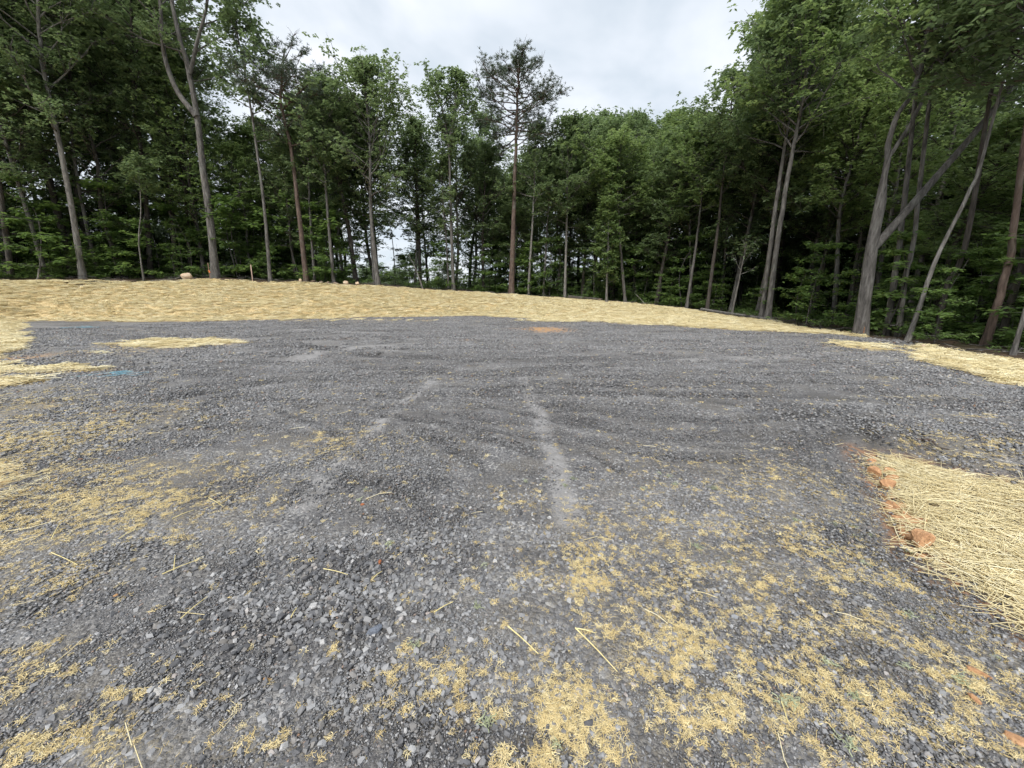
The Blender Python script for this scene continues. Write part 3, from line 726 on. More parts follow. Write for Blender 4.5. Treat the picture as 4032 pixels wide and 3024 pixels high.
TREES = []
def hero(name, label, cat, ctrl, w, Y=None, dY=0.0, style='oak', bark=None, leaf=None, crown_py=600, cr=2.6, nb=26, top_py=None, seed=0, leaders=(), dens=.5, group='trees along the edge of the clearing', L=.22, Wd=.125, k=9, taper=.25, nsides=9, prof=None, fork=None):
    """ctrl: bearings up the stem (first = foot); leaders: [(bearings, width)] that fork off"""
    rng = np.random.default_rng(1000 + seed)
    if Y is None: Y = edgeY(ctrl[0][0]) + dY
    P = [W(px, py, Y) for px, py in ctrl]
    if top_py is not None: P.append(W(ctrl[-1][0] + (ctrl[-1][0] - ctrl[-2][0]) * (ctrl[-1][1] - top_py) / max(1, ctrl[-2][1] - ctrl[-1][1]) * .6, top_py, Y))
    P = np.array(P)
    for i in range(1, len(P)): P[i, 1] += rng.normal(0, .04)
    gz = h1(P[0, 0], P[0, 1]); org = np.array((P[0, 0], P[0, 1], gz))
    P[0, 2] = gz - .25
    P = P - org
    st = abs(ctrl[0][0] - 2016) / FPX; R0 = .9 * w * Y / (2 * FPX) / math.sqrt(1 + st * st)
    n = 20; S = spline(P, n); S += rng.normal(0, R0 * .18, (n, 3)) * np.linspace(0, 1, n)[:, None]
    hh = S[:, 2] / S[-1, 2]; R = R0 * (1 - (1 - taper) * np.clip(hh, 0, 1)) * (1 + .38 * np.exp(-np.clip(S[:, 2], 0, 9) / .28)); R[-1] *= .5
    if fork: R = R * (1 - (1 - fork[1]) * sm(fork[0] - .3, fork[0] + .5, S[:, 2]))
    axes = [(S, R)]
    root = empty(name, org, label, cat, group)
    V, F = tube(S, R, nsides, .12, rng)
    link('trunk', mesh_np('trunk', V, F, [bark or M_BARK], None, True), root)
    for lp, lw in leaders:
        Q = np.array([W(px, py, Y) for px, py in lp]); Q[1:, 1] += rng.normal(-.08, .06, len(Q) - 1).cumsum(); Q -= org
        s2 = spline(Q, 14); r1 = lw * Y / (2 * FPX) / math.sqrt(1 + st * st); r2 = np.linspace(r1, r1 * .3, 14)
        V, F = tube(s2, r2, nsides, .1, rng); link('limb', mesh_np('limb', V, F, [bark or M_BARK], None, True), root)
        axes.append((s2, r2))
    z0 = W(ctrl[0][0], crown_py, Y)[2] - gz; zt = max(a[0][-1, 2] for a in axes)
    br, tips, tt = grow(axes, z0, zt, cr, nb, rng, style, prof=prof)
    if len(tips):
        link('branches', br.mesh('branches', [bark or M_BARK], True), root, kind='stuff')
        link('crown', crown_mesh(tips, tt, rng, style, leaf or M_LEAF, dens, L, Wd, k), root, kind='stuff')
    return root

# ---- the trees one can tell apart, left to right
hero('forest_tree', 'tall tree with pale grey leaning trunk at the far left edge', 'tree', [(325, 1092), (262, 720), (174, 282), (155, 60)], 34, style='oak', crown_py=560, cr=3.6, nb=34, top_py=-420, seed=1, bark=M_BARKW)
hero('forest_tree', 'dark thick trunk leaning left behind the pale grey leaning trunk', 'tree', [(290, 1085), (190, 690), (95, 300), (45, 0)], 40, dY=2.5, crown_py=520, cr=4.0, nb=34, top_py=-420, seed=2, bark=M_BARKD)
hero('forest_tree', 'dark tree cut by the left border of the picture', 'tree', [(40, 1085), (5, 740), (-40, 300)], 34, dY=1.5, crown_py=700, cr=3.8, nb=32, top_py=-350, seed=3, bark=M_BARKD)
hero('forest_tree', 'slender dark trunk close right of the pale grey leaning trunk', 'tree', [(390, 1086), (335, 860), (285, 560)], 21, dY=1.6, crown_py=760, cr=2.8, nb=26, top_py=-120, seed=4, bark=M_BARK)
hero('crooked_sapling', 'thin crooked bare sapling left of the tan boulder', 'sapling', [(561, 1090), (548, 950), (555, 820), (545, 640)], 8, crown_py=760, cr=.9, nb=9, seed=5, bark=M_BARKW, group=None)
hero('forest_tree', 'dark straight trunk rising behind the crooked bare sapling', 'tree', [(590, 1082), (565, 700), (530, 330), (515, 60)], 28, dY=3, crown_py=640, cr=3.6, nb=34, top_py=-330, seed=6, bark=M_BARKD)
hero('forest_tree', 'dark trunk between the crooked sapling and the forked grey tree', 'tree', [(745, 1080), (735, 800), (720, 560)], 18, dY=3.5, crown_py=780, cr=3.0, nb=30, top_py=150, seed=7, bark=M_BARKD)
hero('forked_tree', 'tall grey tree forking high into two leaders beside the tan boulder', 'tree', [(848, 1090), (832, 900), (800, 650), (770, 440), (735, 250), (690, 40)], 38, crown_py=330, cr=3.0, nb=24, top_py=-350, seed=8,
     leaders=[([(775, 460), (700, 360), (662, 230), (655, 60), (640, -200)], 24), ([(748, 290), (785, 150), (825, 20), (840, -180)], 16)], nsides=12)
hero('forest_tree', 'tall thin tree with sparse crown reaching above the left pine', 'tree', [(1062, 1096), (1040, 820), (1000, 520), (960, 260), (935, 120)], 17, crown_py=560, cr=1.9, nb=26, top_py=-60, seed=9, bark=M_BARK)
hero('pine_tree', 'ragged dark pine with a crooked top left of the sky gap', 'tree', [(1207, 1102), (1180, 850), (1149, 600), (1108, 400), (1125, 190)], 24, style='pine', bark=M_BARKP, crown_py=600, cr=2.3, nb=44, seed=10, taper=.3, leaders=[([(1115, 430), (1180, 370), (1225, 330)], 10)])
hero('forest_tree', 'short slim trunk just right of the ragged pine', 'tree', [(1238, 1096), (1222, 850), (1212, 620)], 13, dY=1, crown_py=820, cr=2.0, nb=22, top_py=430, seed=11)
hero('forest_tree', 'slim grey trunk above the row of brown fieldstones', 'tree', [(1313, 1100), (1290, 830), (1270, 520)], 15, crown_py=760, cr=2.0, nb=26, top_py=330, seed=12)
hero('forest_tree', 'dark double-stemmed tree behind the two pinkish rocks', 'tree', [(1402, 1100), (1372, 900), (1330, 690), (1310, 560)], 22, dY=2, crown_py=760, cr=2.6, nb=26, top_py=330, seed=13, bark=M_BARKD, leaders=[([(1385, 960), (1355, 800), (1345, 650)], 14)])
hero('forest_tree', 'tall broad-crowned tree with slim grey trunk left of the sky gap', 'tree', [(1489, 1118), (1462, 850), (1456, 560), (1440, 380)], 19, crown_py=790, cr=3.5, nb=40, top_py=262, seed=14, leaf=M_LEAF)
hero('leaning_pole', 'thin pale bare pole leaning left at the wood edge', 'pole', [(1668, 1128), (1640, 1065), (1608, 1000)], 7, crown_py=0, seed=15, bark=M_BARKW, group=None, nb=0)
hero('forest_tree', 'grey trunk with forked leafy top left of the tall pine', 'tree', [(1786, 1140), (1775, 850), (1765, 560), (1715, 330)], 15, crown_py=700, cr=1.9, nb=30, top_py=305, seed=16, leaders=[([(1766, 560), (1790, 440), (1800, 310)], 9)])
hero('forest_tree', 'very thin stem close left of the forked leafy top tree', 'tree', [(1766, 1140), (1758, 960), (1745, 800)], 9, dY=.6, crown_py=960, cr=1.5, nb=18, top_py=620, seed=17)
hero('pine_tree', 'tall straight pine with an open domed top against the sky', 'tree', [(2013, 1157), (2024, 800), (2032, 560), (2036, 420), (2040, 262)], 23, style='pine', bark=M_BARKP, crown_py=580, cr=2.7, nb=62, seed=18, taper=.28, nsides=11)
hero('forest_tree', 'thin pale stem first to the right of the tall pine', 'tree', [(2079, 1158), (2098, 850), (2106, 690)], 11, crown_py=860, cr=1.9, nb=24, top_py=520, seed=19, bark=M_BARKW)
hero('forest_tree', 'thin stem second to the right of the tall pine', 'tree', [(2138, 1167), (2152, 950), (2160, 800)], 10, dY=.8, crown_py=920, cr=1.9, nb=22, top_py=600, seed=20)
hero('forest_tree', 'straight pale trunk third to the right of the tall pine', 'tree', [(2224, 1173), (2232, 880), (2236, 640)], 12, crown_py=900, cr=2.3, nb=32, top_py=480, seed=21, bark=M_BARKW)
hero('leafy_young_tree', 'young tree clothed in light green leaves down its whole stem', 'tree', [(2388, 1187), (2394, 980), (2398, 780)], 10, dY=-1.2, crown_py=1120, cr=1.15, nb=46, top_py=640, seed=22, leaf=M_LEAFL, bark=M_BARKW, prof=lambda t: .8)
hero('forest_tree', 'trunk leaning slightly left with a bright rounded crown', 'tree', [(2464, 1193), (2446, 1000), (2436, 820)], 14, crown_py=860, cr=2.7, nb=34, top_py=550, seed=23, leaf=M_LEAFL)
hero('forest_tree', 'slim trunk leaning right beside the bright bush', 'tree', [(2702, 1213), (2738, 980), (2765, 750)], 14, crown_py=840, cr=2.5, nb=30, top_py=500, seed=24, leaf=M_LEAFL)
hero('forest_tree', 'dark trunk forking to the right behind the leaning slim trunk', 'tree', [(2782, 1228), (2820, 930), (2850, 680), (2870, 520)], 17, dY=0, crown_py=760, cr=2.8, nb=34, top_py=300, seed=25, bark=M_BARKD, leaders=[([(2838, 770), (2900, 680), (2945, 620)], 8)])
hero('dead_sapling', 'bare broken sapling with drooping twigs at the right wood edge', 'sapling', [(2880, 1240), (2905, 1120), (2938, 965)], 9, dY=-.2, crown_py=1090, cr=1.0, nb=7, seed=26, bark=M_BARKW, group=None, dens=.2, k=1)
hero('forest_tree', 'left trunk of the tall close pair at the right', 'tree', [(2998, 1258), (3045, 880), (3085, 620), (3110, 420)], 24, dY=.3, crown_py=640, cr=3.0, nb=34, top_py=40, seed=27)
hero('forest_tree', 'right trunk of the tall close pair at the right', 'tree', [(3022, 1262), (3070, 900), (3120, 600), (3160, 380)], 28, dY=0, crown_py=620, cr=3.2, nb=44, top_py=-150, seed=28, leaf=M_LEAFL)
hero('double_trunk_tree', 'big double-trunked tree with scarred bark leaning over the right side', 'tree', [(3388, 1322), (3405, 1150), (3440, 950), (3490, 660), (3525, 490), (3600, 310)], 66, Y=13.6, crown_py=420, cr=2.5, nb=28, top_py=-500, seed=29, nsides=16, taper=.2, leaf=M_LEAFL, fork=(4.6, .62),
     leaders=[([(3432, 985), (3540, 860), (3680, 690), (3850, 480), (3980, 290), (4120, 60)], 40), ([(3500, 620), (3580, 480), (3680, 260), (3800, 60), (3880, -100)], 18)], L=.17, Wd=.10)
hero('forest_tree', 'first of two upright trunks just right of the double-trunked tree', 'tree', [(3490, 1340), (3512, 1100), (3560, 830)], 34, Y=14.2, crown_py=250, cr=2.4, nb=24, top_py=-500, seed=30, L=.17, Wd=.10)
hero('forest_tree', 'second of two upright trunks just right of the double-trunked tree', 'tree', [(3532, 1345), (3565, 1080), (3610, 850)], 29, Y=13.8, crown_py=200, cr=2.4, nb=24, top_py=-600, seed=31, L=.17, Wd=.10)
hero('forest_tree', 'pale slanting trunk at the right near the single tan stone', 'tree', [(3568, 1348), (3610, 1240), (3700, 1010), (3800, 770), (3870, 620)], 26, Y=12.0, crown_py=420, cr=2.0, nb=28, top_py=-100, seed=32, bark=M_BARKW, L=.17, Wd=.10)
hero('forest_tree', 'dark leaning trunk behind the single tan stone', 'tree', [(3680, 1362), (3735, 1130), (3800, 900)], 34, Y=13.0, crown_py=350, cr=2.4, nb=30, top_py=-400, seed=33, bark=M_BARKD, L=.17, Wd=.10)
hero('forest_tree', 'thick reddish-brown trunk near the right border', 'tree', [(3870, 1380), (3930, 1150), (4000, 850)], 46, Y=11.2, crown_py=350, cr=2.8, nb=30, top_py=-600, seed=34, bark=M_BARKP, L=.17, Wd=.10)
hero('forest_tree', 'trunk standing close behind the reddish-brown one at the right border', 'tree', [(3925, 1385), (3985, 1150), (4060, 850)], 42, Y=11.6, crown_py=350, cr=2.8, nb=28, top_py=-600, seed=35, bark=M_BARKD, L=.17, Wd=.10)
hero('forest_tree', 'tree on the very right border with only its lower trunk showing', 'tree', [(3985, 1405), (4040, 1200), (4130, 850)], 27, Y=9.6, crown_py=600, cr=2.4, nb=26, top_py=-600, seed=36, L=.16, Wd=.095)

hero('forest_tree', 'dark tree standing back in the gap right of the leaning pole', 'tree', [(1655, 1132), (1648, 900), (1640, 700)], 16, dY=3.5, crown_py=1000, cr=2.5, nb=30, top_py=480, seed=37, bark=M_BARKD)
hero('forest_tree', 'dark tree standing back just left of the tall pine', 'tree', [(1905, 1150), (1900, 950), (1908, 760)], 14, dY=3.0, crown_py=1010, cr=2.4, nb=28, top_py=585, seed=38, bark=M_BARKD)
def scar(tree, r, z0, z1, a0, half):
    """torn patch of bare wood on the bark, facing the clearing"""
    m, t, b = mat('torn_bark'); p = nd(t, 'ShaderNodeTexCoord').outputs['Object']
    t.links.new(ramp(t, noise(t, p, 18, 5), (.35, (.10, .045, .022)), (.6, (.34, .15, .06))), b.inputs['Base Color']); b.inputs['Roughness'].default_value = .85
    V = []; F = []
    for i in range(9):
        z = z0 + (z1 - z0) * i / 8; h = half * math.sin(math.pi * (.12 + .8 * i / 8)) * (1 + .35 * math.sin(i * 2.3))
        for j in range(5):
            a = a0 + h * (j - 2) / 2; R_ = r * (1 + .38 * math.exp(-z / .28)) * (1.10 - .09 * abs(j - 2))
            V.append((R_ * math.cos(a), R_ * math.sin(a), z))
    for i in range(8):
        for j in range(4): k = i * 5 + j; F.append((k, k + 1, k + 6, k + 5))
    o = link('bark_scar', mesh_np('bark_scar', V, F, [m], None, True), tree, 'orange-brown torn bark'); return o
for _o in list(bpy.data.objects):
    if _o.name.startswith('double_trunk_tree'): scar(_o, .9 * 66 * 13.6 / (2 * FPX) / math.sqrt(1 + (1372 / FPX) ** 2), .12, .62, math.atan2(-13.6, -12.3) + .25, .42)

# ---- the wood behind them
SKY = [(-900, -900), (0, -520), (500, -380), (760, -250), (860, 60), (920, 330), (1010, 430), (1100, 410), (1240, 440), (1300, 330), (1500, 280), (1590, 420), (1680, 370), (1850, 380), (1900, 540), (2010, 620), (2120, 540), (2250, 490),
       (2330, 400), (2400, 410), (2520, 410), (2660, 405), (2740, 430), (2860, 300), (2930, 150), (2990, 0), (3100, -300), (3400, -900), (4600, -1500)]
def proto_tree(k):
    rng = np.random.default_rng(2000 + k); H = 16.0
    x = rng.normal(0, .5, 5).cumsum() * .55; y = rng.normal(0, .5, 5).cumsum() * .55
    P = spline(np.stack([x - x[0], y - y[0], np.linspace(-.3, H, 5)], 1), 16); R = np.linspace(.16, .03, 16) * (1 + .35 * np.exp(-np.clip(P[:, 2], 0, 9) / .3))
    V, F = tube(P, R, 7, .1, rng); tm = mesh_np('trunk', V, F, [M_BARKD if k % 2 else M_BARK], None, True)
    br, tips, tt = grow([(P, R)], H * (.16, .20, .26, .34, .30, .22, .38)[k] , H, 2.7, 42, rng, 'oak')
    return tm, br.mesh('branches', [M_BARKD], True), crown_mesh(tips, tt, rng, 'oak', M_LEAF if k % 3 else M_LEAFL, .5, .24, .135, 8)
PROTO = [proto_tree(k) for k in range(7)]
def fill_tree(px, Y, top_py, k, label, group, rng):
    p = W(px, 1150, Y); gz = h1(p[0], Y); H = max(5.0, W(px, top_py, Y)[2] - gz); H = min(H, 25)
    o = empty('forest_tree', (p[0], Y, gz), label, 'tree', group)
    s = H / 16.0; sw = s ** .5 * rng.uniform(.85, 1.15)
    o.scale = (sw, sw, s); o.rotation_euler = (rng.normal(0, .03), rng.normal(0, .03), rng.uniform(0, 6.28))
    for nm, me in zip(('trunk', 'branches', 'crown'), PROTO[k]): link(nm, me, o, kind=None if nm == 'trunk' else 'stuff')
def fill():
    rng = np.random.default_rng(77); n = 0; pts = []
    for tries in range(9000):
        q = rng.uniform(-700, 4700); e = EP[0] * 0
        Y0 = edgeY(min(max(q, -900), 3950)); b = W(q, 1150, Y0); D = math.hypot(b[0], Y0)
        c = 1380 < q < 1960
        d = rng.uniform(1.8 if q < 2900 else 4.0, 12 if c else 17 if q < 2300 else 24); Y = Y0 * (D + d) / D; x = b[0] * (D + d) / D
        gap = 2.3 + .05 * d + (.8 if c else 0) - (.5 if q > 2400 else 0)
        if any((x - u) ** 2 + (Y - v) ** 2 < gap * gap for u, v in pts): continue
        ty = np.interp(q, [s[0] for s in SKY], [s[1] for s in SKY]) + abs(rng.normal(0, 80)) + 40 + (40 if c else 0)
        if q < 900:
            ty += rng.uniform(60, 420)
            if rng.random() < .45: continue
        if q > 3050:
            ty = rng.uniform(60, 560)
            if d < 6 or rng.random() < .25: continue
        pts.append((x, Y))
        side = 'left' if q < 1300 else 'middle' if q < 2700 else 'right'
        fill_tree(q, Y, ty, int(rng.integers(0, len(PROTO))), f'dark slender tree in the depth of the wood at the {side}', f'trees deep in the wood at the {side}', rng); n += 1
        if n >= 170: break
    return n
print('fill trees', fill())

# ---- understory saplings and bushes
def proto_sapling(k):
    rng = np.random.default_rng(3000 + k); H = 3.2
    P = spline(np.array([(0, 0, -.1), (rng.normal(0, .12), rng.normal(0, .12), H * .5), (rng.normal(0, .3), rng.normal(0, .3), H)]), 9); R = np.linspace(.022, .006, 9)
    V, F = tube(P, R, 5, 0, rng)
    b = MB(); b.add(V, F); tips = []; tt = []
    for i in range(22):
        t = rng.uniform(.10, 1); q = P[int(t * 8)]; az = rng.uniform(0, 6.28); L = rng.uniform(.5, 1.25) * (1.15 - .6 * t)
        e = q + np.array((math.cos(az), math.sin(az), rng.uniform(-.05, .3))) * L
        V, F = tube(np.array([q, (q + e) / 2 + np.array((0, 0, .05)), e]), [.008, .005, .003], 3, 0, rng); b.add(V, F)
        for g in range(7): f = rng.uniform(.25, 1.05); tips.append(q + (e - q) * f + rng.normal(0, .10, 3) * np.array((1, 1, .3))); tt.append(.3 + .6 * rng.random())
    tips = np.array(tips); V, F, v = leaf_cards(tips, 6, .155, .09, rng, np.array(tt), .1, .3)
    return mesh_np('stem', *tube(P, R, 5, 0, rng), [M_BARK], None, True), b.mesh('branches', [M_BARK], True), mesh_np('crown', V, F, [M_UNDER], {'v': v})
SAP = [proto_sapling(k) for k in range(6)]
def sapling(px, Y, H, k, name, label, cat, group, rng, bright=None, sw=1.0):
    p = W(px, 1150, Y); gz = h1(p[0], Y); o = empty(name, (p[0], Y, gz), label, cat, group); s = H / 3.2
    o.scale = (s * sw, s * sw, s); o.rotation_euler = (0, 0, rng.uniform(0, 6.28))
    for nm, me in zip(('stem', 'branches', 'crown'), SAP[k]): link(nm, me, o, kind=None if nm == 'stem' else 'stuff')
    return o
def understory():
    rng = np.random.default_rng(88)
    spec = [(2640, -.3, 1.7, 'sapling', 'light sapling close right of the bright green bush'), (2310, -.2, 1.8, 'sapling', 'light low sapling left of the young leafy tree'), (3300, .5, 2.6, 'sapling', 'light sapling close left of the big double-trunked tree'), (3730, .6, 2.4, 'sapling', 'light sapling behind the single tan stone'), (2590, -.2, 2.6, 'bush', 'bright green bush between the slim trunks at the wood edge'), (3155, -.2, 3.3, 'sapling', 'left of two light saplings beside the big double-trunked tree'), (3195, 0, 4.0, 'sapling', 'right of two light saplings beside the big double-trunked tree'),
            (1720, .8, 1.9, 'sapling', 'small yellow-green sapling left of the forked leafy top tree'), (700, 1.0, 2.6, 'sapling', 'leafy sapling left of the forked grey tree'), (3010, .8, 2.6, 'sapling', 'leafy sapling at the foot of the tall close pair')]
    for i, (px, dY, H, cat, lab) in enumerate(spec): sapling(px, edgeY(px) + dY, H, i % 6, 'leafy_' + cat, lab, cat, None, rng)
    for i in range(330):
        px = rng.uniform(-200, 4250) if i < 290 else rng.uniform(1950, 2600); d = .7 + 9 * rng.random() ** 1.4; Y = edgeY(min(px, 3950)); Y *= 1 + d / math.hypot(W(px, 1150, Y)[0], Y)
        side = 'left' if px < 1300 else 'middle' if px < 2700 else 'right'
        if px > 2850 and (rng.random() < .45 or d < 1.6): continue
        sapling(px, Y, 1.2 + (6.5 if px < 2700 else 3.4) * rng.random() ** 1.3, int(rng.integers(0, 6)), 'leafy_sapling', f'small leafy sapling in the shade of the wood at the {side}', 'sapling', f'saplings under the trees at the {side}', rng, sw=rng.uniform(.8, 1.3))
understory()
def ground_cover():
    rng = np.random.default_rng(99); pr = []
    for k in range(4):
        r2 = np.random.default_rng(4000 + k); c = r2.normal(0, .12, (9, 3)); c[:, 2] = r2.uniform(.04, .28, 9)
        V, F, v = leaf_cards(c, 5, .09, .06, r2, r2.random(9), .1, .4); pr.append(mesh_np('leaf_tuft', V, F, [M_UNDER], {'v': v}))
    n = 30000; x = rng.uniform(-40, 24, n); y = rng.uniform(5, 46, n); d = sdist(x, y, FOREST_IN)
    k = (d > .15) & (d < 13) & (rng.random(n) < np.where(d < 1.6, .14, .5)) & (fbm(x * .5, y * .5, 12, 3) > .42); x, y = x[k], y[k]; n = len(x)
    scatter('undergrowth', 'low green plants on the floor of the wood', 'undergrowth', pr, np.stack([x, y, hgt(x, y)], 1), np.stack([x * 0, x * 0, rng.uniform(0, 6.28, n)], 1), rng.uniform(.6, 1.6, n), rng.random(n), M_UNDER)
    pr = []
    for k in range(4):
        r2 = np.random.default_rng(4100 + k); b = MB()
        for q in range(3):
            p = np.array((*r2.normal(0, .3, 2), .03)); a = r2.uniform(0, 6.28); L = r2.uniform(.3, .9); e = p + np.array((math.cos(a) * L, math.sin(a) * L, r2.uniform(0, .12)))
            b.add(*tube(np.array([p, (p + e) / 2 + r2.normal(0, .04, 3), e]), [.016, .012, .006], 4, 0, r2))
        pr.append(b.mesh('twig', [M_BARK], False))
    n = 2600; x = rng.uniform(-40, 24, n); y = rng.uniform(5, 46, n); d = sdist(x, y, FOREST_IN); k = (d > -.25) & (d < 5) & (rng.random(n) < np.where(d < 1.4, 1, .3)); x, y = x[k], y[k]; n = len(x)
    scatter('fallen_twigs', 'broken twigs and brush along the edge of the wood', 'brush', pr, np.stack([x, y, hgt(x, y)], 1), np.stack([x * 0, x * 0, rng.uniform(0, 6.28, n)], 1), rng.uniform(.6, 1.5, n), rng.random(n), M_BARK)
    # far-off wood closing the view below the hilltop
    n = 420; a = np.radians(rng.uniform(-80, 80, n)); r = rng.uniform(62, 120, n); x = r * np.sin(a); y = r * np.cos(a)
    pm = [p[2] for p in PROTO[:3]]
    s = rng.uniform(.45, .75, n)
    for a0, a1, r0, r1, m_ in ((-80, -24, 40, 66, 150), (16, 84, 34, 62, 190), (26, 86, 22, 34, 60)):
        a = np.radians(rng.uniform(a0, a1, m_)); r = rng.uniform(r0, r1, m_); x = np.append(x, r * np.sin(a)); y = np.append(y, r * np.cos(a)); s = np.append(s, rng.uniform(.40, .75, m_))
    k = sdist(x, y, FOREST_IN) > 9; x, y, s = x[k], y[k], s[k]; n = len(x)
    scatter('distant_wood', 'far-off green wood seen through the gaps between trunks', 'wood', pm, np.stack([x, y, hgt(x, y) - 3.0], 1), np.stack([x * 0, x * 0, rng.uniform(0, 6.28, n)], 1), np.stack([s * 1.5, s * 1.5, s], 1), rng.random(n), M_LEAF)
ground_cover()

# ------------------------------------------------------------------ rocks, logs, stakes, twine
def rock(name, label, cat, c, dims, seed, m, group=None, sink=.22, rz=0.0, cuts=7):
    rng = np.random.default_rng(5000 + seed); bm = bmesh.new(); bmesh.ops.create_icosphere(bm, subdivisions=3, radius=1.0)
    nrm = rng.normal(size=(cuts, 3)); nrm /= np.linalg.norm(nrm, axis=1)[:, None]; off = rng.uniform(.42, .82, cuts)
    for v in bm.verts:
        p = np.array(v.co)
        for q in range(cuts):
            e = p @ nrm[q] - off[q]
            if e > 0: p = p - nrm[q] * e * .92
        f = 1 + .28 * (fbm(np.array([p[0] * 2.3 + seed]), np.array([p[1] * 2.3 + p[2] * 1.7]), seed, 3)[0] - .5)
        v.co = p * f * np.array(dims) / 2
    me = bpy.data.meshes.new(name); bm.to_mesh(me); bm.free(); me.materials.append(m)
    o = link(name, me, None, label, cat, group)
    o.location = (c[0], c[1], h1(c[0], c[1]) + dims[2] * (.5 - sink)); o.rotation_euler = (rng.normal(0, .12), rng.normal(0, .12), rz)
    return o
def rim(px, py, back=0.0):
    """foot of something standing on the rim of the wood at a bearing"""
    Y = edgeY(px) - .35 + back; p = W(px, py, Y); return np.array((p[0], Y, h1(p[0], Y)))
def at(px, py):
    if py < 1150 or px > 2200 and py < 1290: return rim(px, py)
    return ground_at(px, py)
def ground_at(px, py):
    """point of the terrain seen at a bearing"""
    z = 0.0
    for _ in range(12):
        g = G(px, py, z); z = .5 * z + .5 * h1(g[0], g[1])
    return g
RG = 'red stones along the edge of the straw plot'
for i, (px, py, dm, rz, lab) in enumerate((
    (3440, 1785, (.10, .08, .07), .3, 'small red stone at the tip of the straw plot'),
    (3446, 1828, (.15, .11, .10), .8, 'reddish stone on the stone side of the straw plot near its tip'),
    (3505, 1822, (.15, .12, .09), -.4, 'upper of two touching red stones against the straw'),
    (3522, 1848, (.15, .11, .10), -.7, 'lower of two touching red stones against the straw'),
    (3505, 1882, (.14, .13, .13), .2, 'blocky red stone third from the tip of the plot'),
    (3535, 1945, (.21, .13, .09), -.5, 'flat red stone with a dusty top in the middle of the row'),
    (3602, 2015, (.25, .12, .09), -.5, 'long flat reddish slab in the row of stones'),
    (3634, 2108, (.17, .14, .15), .1, 'large rounded brown-red stone nearest in the row'),
    (3850, 2660, (.12, .07, .06), -.6, 'pink flat stone low on the gravel shoulder at the right'),
    (3828, 2775, (.07, .05, .05), -.9, 'small rust-red stone below the pink flat stone'),
    (3985, 2930, (.15, .08, .05), -.6, 'pinkish stone in the bottom right corner'),
    (3490, 1900, (.06, .05, .05), .5, 'little pink pebble left of the blocky red stone'),
    (3560, 1915, (.07, .05, .05), .5, 'little red pebble half under straw'))):
    rock('red_stone', lab, 'stone', G(px, py), tuple(q * (1.0 if i < 8 else .6) for q in dm), i, M_RED, RG, .04 if i < 8 else .2, rz, 11)
_r = np.random.default_rng(55)
for i in range(26):
    f = _r.random() ** .8; px = np.interp(f, [0, .35, .7, 1], [3425, 3492, 3570, 3650]) + _r.normal(0, 14); py = np.interp(f, [0, .35, .7, 1], [1770, 1875, 2000, 2150]) + _r.normal(0, 8)
    q = _r.uniform(.045, .12)
    rock('red_stone', 'small reddish pebble among the larger red stones edging the straw plot', 'stone', G(px, py), (q, q * .75, q * .65), 120 + i, M_RED, 'small pebbles in the row of red stones', .1, i * .7, 9)
for i, (px, py, dm, mm, lab) in enumerate((
    (738, 1092, (1.0, .7, .82), M_TAN, 'tan boulder lying alone at the top of the straw bank'),
    (1185, 1108, (.36, .3, .34), M_TAN, 'small pale rock left of the fieldstone row'),
    (1362, 1116, (.75, .55, .50), M_TAN, 'left of the two pinkish rocks under the trees'),
    (1408, 1118, (.60, .5, .42), M_TAN, 'right of the two pinkish rocks under the trees'),
    (1232, 1112, (.55, .4, .24), M_BROWN, 'leftmost brown fieldstone in the low row'),
    (1262, 1112, (.5, .4, .28), M_BROWN, 'second brown fieldstone in the low row'),
    (1292, 1114, (.55, .4, .25), M_BROWN, 'third brown fieldstone in the low row'),
    (1322, 1115, (.5, .4, .30), M_BROWN, 'fourth brown fieldstone in the low row, beside the pinkish rocks'),
    (1450, 1119, (.4, .35, .2), M_BROWN, 'brown stone just right of the pinkish rocks'),
    (2432, 1192, (.5, .35, .2), M_TAN, 'pale flat stone right of the young leafy tree'),
    (2358, 1186, (.45, .4, .4), M_BROWN, 'dark round stone beside the mossy log'),
    (3637, 1372, (.26, .2, .17), M_TAN, 'single tan stone at the edge of the right straw strip'),
    (2940, 1258, (.22, .18, .12), M_TAN, 'small pale stone below the fallen log'))):
    rock('boulder' if i == 0 else 'field_stone', lab, 'rock', at(px, py) if i != 11 else ground_at(px, py), tuple(q * .8 for q in dm), 40 + i, mm, None, .18, i * .9)
# bigger single stones on the pad
def loose_stone(px, py, s, col, lab, i):
    m = rock_material('stone_face', tuple(c * .7 for c in col), col, tuple(c * 1.25 for c in col), 20)
    rock('loose_stone', lab, 'stone', G(px, py), (s, s * .7, s * .45), 80 + i, m, None, .2, i * 1.3, 9)
for i, a in enumerate((
    (1050, 2676, .035, (.50, .27, .10), 'small orange stone among dark gravel in the lower left'), (455, 2345, .03, (.50, .28, .12), 'small orange stone in the left of the gravel'), (617, 2725, .05, (.50, .48, .45), 'whitish stone in the lower left of the gravel'),
    (1473, 2485, .075, (.17, .19, .23), 'blue-grey pointed slab left of the middle straw column'), (1495, 2212, .04, (.38, .13, .05), 'rust-red chip in the middle of the gravel'), (1428, 1988, .035, (.42, .15, .06), 'bright rust chip farther out in the middle gravel'),
    (2990, 2620, .055, (.16, .17, .19), 'dark grey block between straw fluff in the lower right'), (2893, 2428, .035, (.33, .34, .36), 'pale grey pebble in the right gravel'), (2315, 2855, .05, (.11, .11, .12), 'black stone inside the thick straw column'))):
    loose_stone(*a, i)

